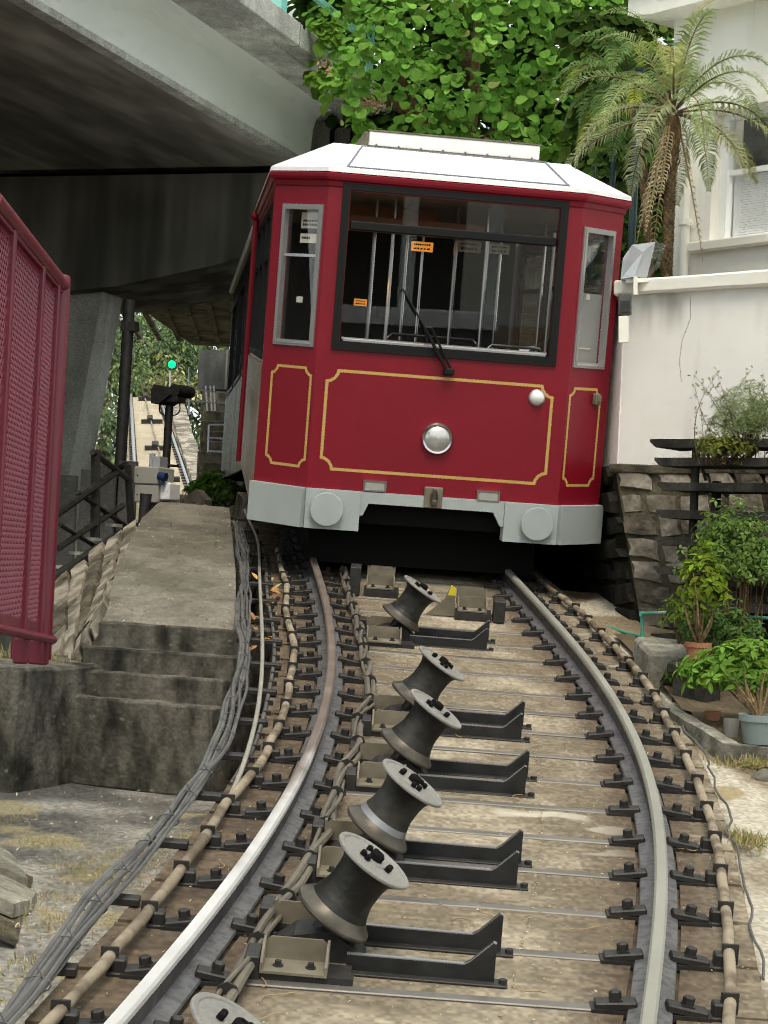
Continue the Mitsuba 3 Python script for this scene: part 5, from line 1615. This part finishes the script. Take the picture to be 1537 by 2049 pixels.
blades("dry_grass", "dry yellow grass growing along the foot of the stone slope and over the terrace", 800, tuft(np.vstack([hit([(150, 1740), (120, 1800), (95, 1860), (70, 1930), (90, 1990), (45, 2010), (60, 1960), (110, 1840), (70, 1690), (40, 1640)], ZT)]), .08), .035, DRY[:3])
blades("dry_grass", "matted straw coloured grass lying in the middle of the lower terrace", 2200, tuft(hit([(210, 1730), (250, 1720), (190, 1760), (280, 1700), (230, 1780), (180, 1850), (250, 1750), (300, 1720)], ZT), .14), .022, DRY[:3])
blades("dry_grass", "tuft of straw coloured grass between the fence feet and the steps", 900, tuft([cb.pt(-.1, .0, .12), cb.pt(-.05, .1, .05), cb.pt(-.3, .15, .16), cb.pt(-.55, .2, .17), cb.pt(0, 0, 0), cb.pt(-.02, -.1, .0)], .06), .10, DRY[:3])
blades("dry_grass", "dry grass and weeds along the foot of the kerb at right", 1500, tuft([P(u, v, Y) for u, v, Y in ((1400, 1475, 11.3), (1430, 1500, 10.9), (1450, 1530, 10.6), (1480, 1535, 10.5), (1520, 1530, 10.4), (1480, 1680, 9.0), (1500, 1690, 8.9))], .06), .05, DRY)


def on_bed(n):
    b = rng.uniform(5.6, 15, n) ; s = rng.random(n)
    a = aE(b) + (aQ(b) - aE(b)) * s
    keep = (abs(a - aL(b)) > .09) & (abs(a - aR(b)) > .09)
    a = np.where(keep, a, aC(b) + .3)
    return FT.pt(np.stack([a, b, np.full(n, -.135)], 1))


litter("leaf_litter", "small dry leaves and chips scattered over the track bed", "litter", 2600, on_bed, .013, [(.5, .42, .28), (.36, .26, .14), (.55, .5, .4)], "ovate")
mb = MB()
for q in range(46):
    o_ = on_bed(1)[0] + .006 * FT.Z
    w = [o_]
    an = rng.uniform(0, 6.28)
    for _ in range(4):
        an += rng.normal(0, .7); w.append(w[-1] + .035 * (math.cos(an) * FT.X + math.sin(an) * FT.Y))
    mb.tube(bez(w, 8), .0022, 4, False)
one("straw", "bits of pale straw and twigs scattered over the track bed", "litter", mb, "m_dry", kind="stuff")
litter("leaf_litter", "pale fallen leaves scattered on the walkway and lower terrace", "litter", 1700, lambda n: np.vstack([hit(np.c_[rng.uniform(30, 380, n // 2), rng.uniform(1580, 1950, n // 2)], ZT + .01), rows.reshape(-1, 3)[rng.integers(0, rows.shape[0] * rows.shape[1], n - n // 2)] + rng.normal(0, .05, (n - n // 2, 3)) * [1, 1, 0] + [0, 0, .012]]), .022, [(.5, .45, .34), (.36, .28, .18), (.6, .56, .46), (.33, .17, .09)], "ovate")
k = litter("leaf_litter", "orange brown fallen leaves in the cable tray and beside the far roller", "litter", 34, lambda n: np.array([FT.pt(a, b, -.12) for a, b in zip(rng.uniform(-1.05, -.85, n), rng.uniform(12.5, 15.5, n))]) + rnd(n, .02), .08, [(.5, .28, .1), (.45, .2, .08), (.6, .5, .3)], "ovate")

# ---------------------------------------------------------------- white building
BO = P(1327, 560, 18.0)
bd = unit(np.array([.62, -.78, 0])); be = unit(np.array([.78, .62, 0]))
FBd = Fr([BO[0], BO[1], tz], bd, np.array([-bd[1], bd[0], 0]), [0, 0, 1])


def onb(u, v, y=0.0):
    d = FBd.R @ (M @ ray(u, v)); o_ = FBd.loc(CAM)
    p = o_ + d * ((y - o_[1]) / d[1]); return p[0], p[2]


wx0, wz0 = onb(1419, 484); wx1, wz1 = onb(1419, 228); wx2 = wx0 + 1.25
HB = onb(1330, 46)[1]
hb = thing("white_house", "white rendered house with a cornice and a window with blinds at upper right", "house")
mb = MB().prism(rect(0, 7, -.3, HB + 1.2) - rect(wx0, wx2, wz0, wz1), FBd, 0, .25)
mb.box(FBd, .0, .25, .25, 6, -.3, HB + 1.2)
mb.box(FBd, .3, 7, .9, 1.0, -.3, HB + 1.2)
add(hb, mb, "m_stucco")
part(hb, "cornice", MB().prism(Polygon([(-.30, HB + .04), (-.30, HB + .22), (7, HB + .22), (7, HB), (-.0, HB)]), FBd, -.30, -.001).box(FBd, -.30, -.001, 0, 6, HB + .04, HB + .22).box(FBd, -.36, 7, -.36, -.301, HB + .2, HB + .3), "m_cream")
wn = number(hb + "__window")
add(wn, pane(FBd, wx0, wx2, .16, wz0, wz1), "m_glass")
fr = rect(wx0, wx2, wz0, wz1) - rect(wx0 + .09, wx2 - .09, wz0 + .04, wz1 - .06)
part(wn, "frame", MB().prism(fr, FBd, .1, .18).box(FBd, wx0 + .09, wx2 - .09, .12, .17, (wz0 * .46 + wz1 * .54) - .02, (wz0 * .46 + wz1 * .54) + .02), "m_white")
zz = np.arange(wz0 + .05, wz0 * .46 + wz1 * .54 - .03, .022)
for z in zz:
    part(wn, "blind_slat", MB().box(FBd, wx0 + .1, wx2 - .1, .19, .2, z, z + .017), "m_white")
part(wn, "room_back", MB().box(FBd, wx0 - .1, wx2 + .1, .5, .52, wz0 - .1, wz1 + .1), "m_darkpanel")
sx0, sz0 = onb(1388, 508)
part(hb, "sill_band", MB().box(FBd, sx0, 7, -.09, 0, sz0, sz0 + .09, ch=.012), "m_cream")
part(hb, "window_surround", MB().prism(rect(wx0 - .05, wx2 + .05, wz1 + .0, wz1 + .09), FBd, -.05, 0), "m_cream")
dp = thing("downpipe", "cream painted rainwater downpipe with a collar on the white house wall", "pipe")
x_, z_ = onb(1383, 440)
add(dp, MB().tube([FBd.pt(x_, -.07, -.2), FBd.pt(x_, -.07, z_ - .03)], .042, 14), "m_cream", 40)
part(dp, "collar", MB().tube([FBd.pt(x_, -.07, z_ - .06), FBd.pt(x_, -.07, z_)], .062, 14).box(FBd, x_ - .1, x_, -.05, 0, z_ - .05, z_), "m_cream", 40)
part(dp, "upper_pipe", MB().tube([FBd.pt(x_, -.07, z_), FBd.pt(x_ + .02, -.07, HB)], .034, 12), "m_cream", 40)

# floodlight box on the wall corner
fl = thing("wall_floodlight", "grey angled metal floodlight housing mounted on the white wall coping", "lamp")
m_ = 15.3 / F
f = Fr(P(1272, 560, 15.3), unit(M @ [1, -.15, 0]), unit(M @ [.15, 1, 0]), M @ [.0, 0, 1.])
pg = Polygon([(-30 * m_, 3 * m_), (22 * m_, 8 * m_), (36 * m_, 84 * m_), (-6 * m_, 74 * m_), (-24 * m_, 52 * m_)])
q = [(-30, 2, 0), (-2, 6, -.02), (14, 56, .02), (-8, 76, .16), (-26, 48, .12), (22, 10, .18), (38, 84, .25)]
v = np.array([f.pt(x * m_, y, z * m_) for x, z, y in q] + [f.pt(-28 * m_, .25, 4 * m_)])
add(fl, MB().add(v, [[0, 1, 2], [0, 2, 3], [0, 3, 4], [2, 6, 3], [1, 5, 6], [1, 6, 2], [0, 5, 1], [0, 7, 5], [3, 6, 7], [4, 3, 7], [5, 7, 6], [0, 4, 7]]), "m_lampbox")
part(fl, "glass_cover", MB().quad(f.pt(24 * m_, .1, 8 * m_), f.pt(46 * m_, .2, 30 * m_), f.pt(60 * m_, .25, 78 * m_), f.pt(36 * m_, .15, 84 * m_)), "m_glass")
part(fl, "bracket", MB().box(f, -4 * m_, 4 * m_, -.03, .03, -30 * m_, 6 * m_).box(f, -20 * m_, 26 * m_, .02, .1, -4 * m_, 4 * m_), "m_cream")
k = thing("junction_box", "small dark junction box with a clear cover below the floodlight on the white wall", "box")
f = Fr(P(1254, 610, 15.2), unit(M @ [1, -.1, 0]), unit(M @ [.1, 1, 0]), M @ [.0, 0, 1.])
add(k, MB().box(f, -16 * m_, 10 * m_, 0, .06, -20 * m_, 24 * m_, ch=.01), "m_darkpanel")
part(k, "cover", MB().box(f, -12 * m_, 6 * m_, -.012, .0, -15 * m_, 8 * m_), "m_blacksteel")
part(k, "lower_plate", MB().box(f, -16 * m_, 4 * m_, .0, .03, -75 * m_, -22 * m_, ch=.004), "m_cream")

# ---------------------------------------------------------------- palm
pm = thing("palm_tree", "slender palm with feathery arching fronds in front of the white house", "palm tree")
YP = 16.6
tb, th = P(1333, 575, YP), P(1347, 232, YP)
tr = bez([tb - [0, 0, .3], tb, (tb + th) / 2 + [.0, 0, 0], th], 40)
mb = MB().tube(tr, np.r_[np.linspace(.048, .046, 30), np.linspace(.048, .075, 7), [.07, .06, .045]], 14)
part(pm, "trunk", mb, "m_bark", 40)
mb = MB()
for q in range(260):
    t = q / 260; c = tr[min(39, int(4 + t * 31))] * (1 - ((4 + t * 31) % 1)) + tr[min(39, int(5 + t * 31))] * ((4 + t * 31) % 1)
    an = q * 2.4
    d = np.array([math.cos(an), math.sin(an), 0])
    r = .044 + (.028 if t > .8 else 0)
    s_ = np.array([-d[1], d[0], 0]) * .017
    mb.add([c + d * r - s_, c + d * r + s_, c + d * (r + .016) + [0, 0, .03], c + d * (r - .01) + [0, 0, -.03]], [[0, 1, 2], [0, 3, 1], [0, 2, 3], [1, 3, 2]])
part(pm, "leaf_scars", mb, "m_bark", kind="stuff")


def frond(mbl, mbs, o_, d, L_, droop, col, nl=44, ll=.20, w=.0075, hang=.3):
    d = unit(np.asarray(d, float)); n = 22
    pts = [np.array(o_)]; dd = d.copy()
    for q in range(n):
        dd = unit(dd + np.array([0, 0, -droop * (.25 + 1.5 * (q / n) ** 1.2) / n * 3]))
        pts.append(pts[-1] + dd * L_ / n)
    pts = np.array(pts)
    mbs.tube(pts, np.linspace(.010, .002, n + 1), 4, False)
    t = np.linspace(.14, .99, nl)
    idx = t * n; i0 = idx.astype(int).clip(0, n - 1); fr_ = (idx - i0)[:, None]
    pp = pts[i0] * (1 - fr_) + pts[i0 + 1] * fr_
    tg_ = unit(pts[i0 + 1] - pts[i0])
    side = unit(np.cross(tg_, [0, 0, 1.0]) + 1e-4)
    upn = np.cross(side, tg_)
    ln = ll * np.sin(np.clip(t * 1.05, 0, 1) * 2.6 + .45) ** .7 * rng.uniform(.85, 1.1, nl)
    for sg in (-1, 1):
        dl = unit(side * sg * .95 + tg_ * .55 + upn * .25 + rng.normal(0, .1, (nl, 3)))
        mid = pp + dl * ln[:, None] * .55
        tip = mid + unit(dl + [0, 0, -hang * 2.2]) * ln[:, None] * .5
        ww = np.cross(dl, upn) * w
        v = np.stack([pp - ww * .5, pp + ww * .5, mid + ww, mid - ww, tip], 1).reshape(-1, 3)
        k_ = np.arange(nl)[:, None] * 5
        fcs = np.concatenate([k_ + [0, 1, 2], k_ + [0, 2, 3], k_ + [3, 2, 4]])
        mbl.add(v, fcs, np.repeat(tint(nl, col, .18), 5, 0))


GRN, OLV, YEL = (.27, .36, .15), (.36, .39, .22), (.40, .42, .15)
fr_list = []
for q in range(25):
    an = q * 2.39996 + .3
    el = math.radians(84 - 100 * (q / 24) ** .9)
    fr_list.append((an, el, 1.15 - .3 * abs(el) / 1.6 * (el < 0), GRN if el > .2 else OLV))
for q, (an, el, L_, col) in enumerate(fr_list):
    mbl, mbs = MB(), MB()
    d = np.array([math.cos(an) * math.cos(el), math.sin(an) * math.cos(el), math.sin(el)])
    frond(mbl, mbs, th + [0, 0, .02] + d * .04, d, L_ * rng.uniform(.85, 1.1), .75 + .35 * rng.random() if el > 0 else .5, col if q % 7 else YEL, hang=.3 + .3 * (el < .5))
    kk = number(pm + "__frond")
    add(kk, mbl, "m_leafthin"); part(kk, "rachis", mbs, "m_dry" if q % 4 == 0 else "m_bark")
mbl, mbs = MB(), MB()
for q in range(7):
    an = rng.uniform(0, 6.28)
    frond(mbl, mbs, th - [0, 0, .05] + np.array([math.cos(an), math.sin(an), 0]) * .05, [math.cos(an) * .25, math.sin(an) * .25, -.95], rng.uniform(.7, 1.2), .12, (.44, .36, .22), 20, .10, .006, hang=.8)
part(pm, "dead_fronds", mbl, "m_leaf", label="brown dead fronds hanging along the trunk"); part(pm, "dead_stalks", mbs, "m_dry")
# a second palm further left behind the dark posts
pm2 = thing("palm_tree", "darker palm fronds arching left behind the dark fence posts", "palm tree")
t2 = P(1262, 170, 18.6)
part(pm2, "trunk", MB().tube(bez([P(1300, 590, 18.6), P(1290, 380, 18.6), t2], 20), .045, 10), "m_bark", 40)
for q in range(20):
    an = q * 2.39996 + 1; el = math.radians(70 - 90 * q / 19)
    mbl, mbs = MB(), MB()
    d = np.array([math.cos(an) * math.cos(el), math.sin(an) * math.cos(el), math.sin(el)])
    if d[0] > .35:
        d[0] *= -.6
    frond(mbl, mbs, t2, d, rng.uniform(.75, 1.0), .9, (.15, .25, .08) if q % 6 else (.30, .36, .05), 30, .2, .012, .45)
    kk = number(pm2 + "__frond")
    add(kk, mbl, "m_leafthin"); part(kk, "rachis", mbs, "m_bark")

# dark fence posts beyond the tram
for i, (u0, v0, u1, v1, Y, r, lab) in enumerate(((1281, 140, 1256, 640, 18.2, .036, "tallest dark teal fence post rising behind the right side of the tram roof"), (1231, 235, 1216, 560, 19.5, .030, "middle dark teal fence post behind the tram roof"), (1188, 325, 1180, 560, 20.5, .026, "shortest dark teal fence post just showing over the tram roof"))):
    k = thing("fence_post", lab, "post", "row of dark teal posts behind the tram")
    a, b = P(u1, v1, Y), P(u0, v0, Y)
    add(k, MB().tube([a, b], r, 8), "m_teal", 40)
    part(k, "cap", MB().tube([b - [0, 0, .01], b + [0, 0, .02]], r * 1.2, 8), "m_teal", 40)
    part(k, "collar", MB().tube([b + (a - b) * .09, b + (a - b) * .1], r * 1.25, 8), "m_teal", 40)

# ---------------------------------------------------------------- creeper covered tree above the tram
def crown(k, clumps, n, size, col, kind="round", mat="m_leafthin", name=None, warm=.35, facing=(0, -1.0, .25), spread=.28, single=0):
    """clumps: list of (centre, radius); leaves lie like shingles over each clump"""
    mb = MB()
    Ps, Ns, Ts, Cs, Ss = [], [], [], [], []
    for c, r in clumps:
        m_ = max(6, int(n * (r[0] * r[2]) / .2))
        d = unit(rnd(m_) + np.asarray(facing) * .9)
        rr = rng.uniform(.6, 1.05, m_)[:, None]
        Ps.append(c + d * r * rr)
        Ns.append(unit(d * .7 + [0, -.35, .75] + rnd(m_, .32)))
        Ts.append(unit(d * [.8, .8, .1] + [0, -.1, -.8] + rnd(m_, .4)))
        g = tint(1, col, .22)
        Cs.append(np.clip(g * np.exp(rng.normal(0, spread, (m_, 1))) * (1 - (rng.random((m_, 1)) ** 4) * warm) + (rng.random((m_, 1)) ** 5) * warm * np.array([.3, .34, .05]), .003, .6))
        Ss.append(size * rng.uniform(.55, 1.2, m_))
    if single:
        pos = np.vstack(Ps)
        return foliage(k, pos, np.vstack(Ns), np.vstack(Ts), np.concatenate(Ss), np.vstack(Cs), kind, mat, single, name, -pos[:, 1] + rng.random(len(pos)) * .6)
    leaves(mb, np.vstack(Ps), np.vstack(Ns), np.vstack(Ts), np.concatenate(Ss), np.vstack(Cs), kind)
    if name:
        return part(k, name, mb, mat, kind="stuff")
    return add(k, mb, mat)


tr_ = thing("creeper_tree", "dense bright green tree draped in large round leaves above the tram", "tree")
clumps = []
LEFT = lambda v: np.interp(v, [-250, 0, 80, 150, 200, 260, 330, 420], [640, 655, 632, 650, 690, 738, 765, 800])  # noqa: E731
RIGHT = lambda v: np.interp(v, [-250, 60, 330, 420], [1340, 1330, 1215, 1215])  # noqa: E731
for v in np.arange(-240, 420, 46):
    lo_, hi_ = LEFT(v), RIGHT(v)
    for u in np.arange(lo_ + 20, hi_, 58):
        uu, vv = u + rng.uniform(-26, 26), v + rng.uniform(-20, 20)
        s = rng.uniform(.17, .36)
        Y = 24.0 + rng.uniform(-1.7, 1.7) + .004 * max(0, vv - 60)
        clumps.append((P(uu, vv, Y), np.array([s * 1.1, s * 1.1, s * .95])))
crown(tr_, clumps, 95, .132, (.17, .36, .065), name="crown", spread=.36, warm=.28, single=300)
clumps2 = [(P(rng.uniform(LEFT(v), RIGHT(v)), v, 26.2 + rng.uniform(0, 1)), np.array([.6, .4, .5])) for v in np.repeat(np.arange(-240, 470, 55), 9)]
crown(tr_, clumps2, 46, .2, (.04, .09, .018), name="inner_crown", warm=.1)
spr = []
for (u, v) in ((650, 80), (640, 60), (668, 150), (640, 155), (652, 165), (690, 175), (745, 280), (755, 300), (728, 295), (720, 255), (1200, 290), (1215, 260), (1180, 300), (1150, 300), (1120, 290), (1165, 275)):
    spr.append((P(u, v, 23.2), np.array([.14, .12, .14])))
crown(tr_, spr, 190, .145, (.17, .34, .05), name="spray", warm=.4)
mb = MB()
for (u0, v0, u1, v1) in ((900, 700, 960, -200), (960, 300, 1150, 60), (900, 350, 760, 100), (950, 200, 860, -60), (870, 250, 700, 180), (1000, 420, 1200, 250)):
    mb.tube(bez([P(u0, v0, 26), P((u0 + u1) / 2 + 15, (v0 + v1) / 2, 25.2), P(u1, v1, 24.6)], 14), np.linspace(.12, .025, 14), 8)
part(tr_, "trunk", mb, "m_bark", 40)
mb = MB(); pk = np.array([P(u, v, 23.0) for u, v in ((705, 208), (720, 212), (735, 205), (750, 205), (760, 208), (745, 212), (700, 214), (645, 135), (660, 140))])
pk = np.repeat(pk, 16, 0) + rnd(16 * len(pk), .035)
leaves(mb, pk, rnd(len(pk)) + [0, -1, .3], rnd(len(pk)), .06, np.array([.46, .27, .2]) * rng.uniform(.7, 1.3, (len(pk), 1)), "ovate")
part(tr_, "seed_cluster", mb, "m_leaf", label="pinkish brown dried blossom clusters", kind="stuff")
# ivy by the posts
iv = thing("ivy", "pale green ivy hanging on the fence between the dark posts", "plant")
crown(iv, [(P(rng.uniform(1195, 1275), rng.uniform(250, 480), 19.6), np.array([.14, .1, .16])) for _ in range(22)], 70, .11, (.07, .13, .035), warm=.5)
hz = thing("hedge", "dark green foliage behind the fence posts right of the tram roof", "hedge")
crown(hz, [(P(rng.uniform(1180, 1330), rng.uniform(60, 560), 22.0), np.array([.4, .3, .4])) for _ in range(110)], 40, .15, (.045, .085, .02), warm=.2)

# ---------------------------------------------------------------- far trees seen under the flyover
for i, (u, v, Y, rx, rz, col, lab) in enumerate(((215, 745, 88, 1.6, 3.6, (.07, .12, .045), "bushy green tree nearest the pier column in the far gap"), (300, 700, 96, 3.6, 3.2, (.085, .15, .05), "pale green tree in the middle of the far gap"), (372, 705, 98, 2.6, 3.4, (.08, .15, .04), "bright green tree right of the green signal"), (205, 880, 72, .8, 2.2, (.06, .10, .04), "grey green small tree low at the left of the far gap"), (285, 770, 92, 2.4, 1.6, (.12, .17, .045), "yellowish green shrub at the top of the distant track"), (330, 778, 90, 1.8, 1.1, (.17, .16, .06), "tan and yellow shrub beside the top of the distant track"), (150, 700, 98, 4, 5, (.06, .11, .04), "tall tree half hidden by the pier column"))):
    k = thing("far_tree", lab, "tree", "trees far up the hillside")
    cen = P(u, v, Y)
    cl = [(cen + rng.normal(0, .5, 3) * [rx, 1.0, rz], np.array([rx, 1.2, rz]) * rng.uniform(.25, .42)) for _ in range(26)]
    mb = MB()
    crown(k, cl, 30, .27, col, kind="ovate", mat="m_leaf", name="crown", warm=.35, facing=(0, -.6, .5), spread=.4)
    part(k, "trunk", MB().tube(bez([cen - [0, 0, rz + 4], cen - [0, 0, rz * .5], cen + [.3, 0, rz * .3]], 8), np.linspace(.2, .06, 8), 6), "m_bark", 40)
wd = thing("woodland", "dense dark green wood covering the far hillside beyond the flyover", "woodland", kind="stuff")
crown(wd, [(P(rng.uniform(40, 560), rng.uniform(520, 1000), rng.uniform(104, 112)), np.array([2.2, 1.5, 2.0])) for _ in range(150)], 2.2, .6, (.05, .085, .03), kind="ovate", mat="m_leaf", warm=.2, facing=(0, -.6, .5), spread=.4)
crown(wd + "__left_slope", [(np.array([rng.uniform(-40, -13), rng.uniform(24, 95), rng.uniform(-1, 9)]), np.array([2.6, 2.6, 2.2])) for _ in range(150)], 1.4, .6, (.045, .08, .03), kind="ovate", mat="m_leaf", warm=.2, facing=(.4, -.3, .5), spread=.4)  # unseen woods added so the car side windows mirror dark foliage
L(wd + "__left_slope", None, None, None, "stuff")
for (u, v) in ((178, 860), (186, 905), (194, 830)):
    k = thing("white_stake", {178: "leftmost thin white post among the trees left of the distant track", 186: "lowest thin white post among the trees, middle of the three left of the distant track", 194: "highest thin white post among the trees left of the distant track"}[u], "post", "white posts left of the distant track")
    add(k, MB().tube([P(u, v + 40, 66), P(u + 3, v - 20, 66)], .05, 6), "m_white", 40)
bush(P(420, 1010, 26.0), "bright green weeds growing behind the dark boards beside the tram", "shrub", P(425, 985, 26.0), [.35, .3, .3], 500, .14, (.12, .27, .04), whorl=4, stems=8)
bush(P(440, 1020, 24.0), "dark ferny growth under the rear tram car", "shrub", P(455, 1000, 24.0), [.35, .3, .22], 500, .09, (.035, .07, .02), whorl=4, stems=8)
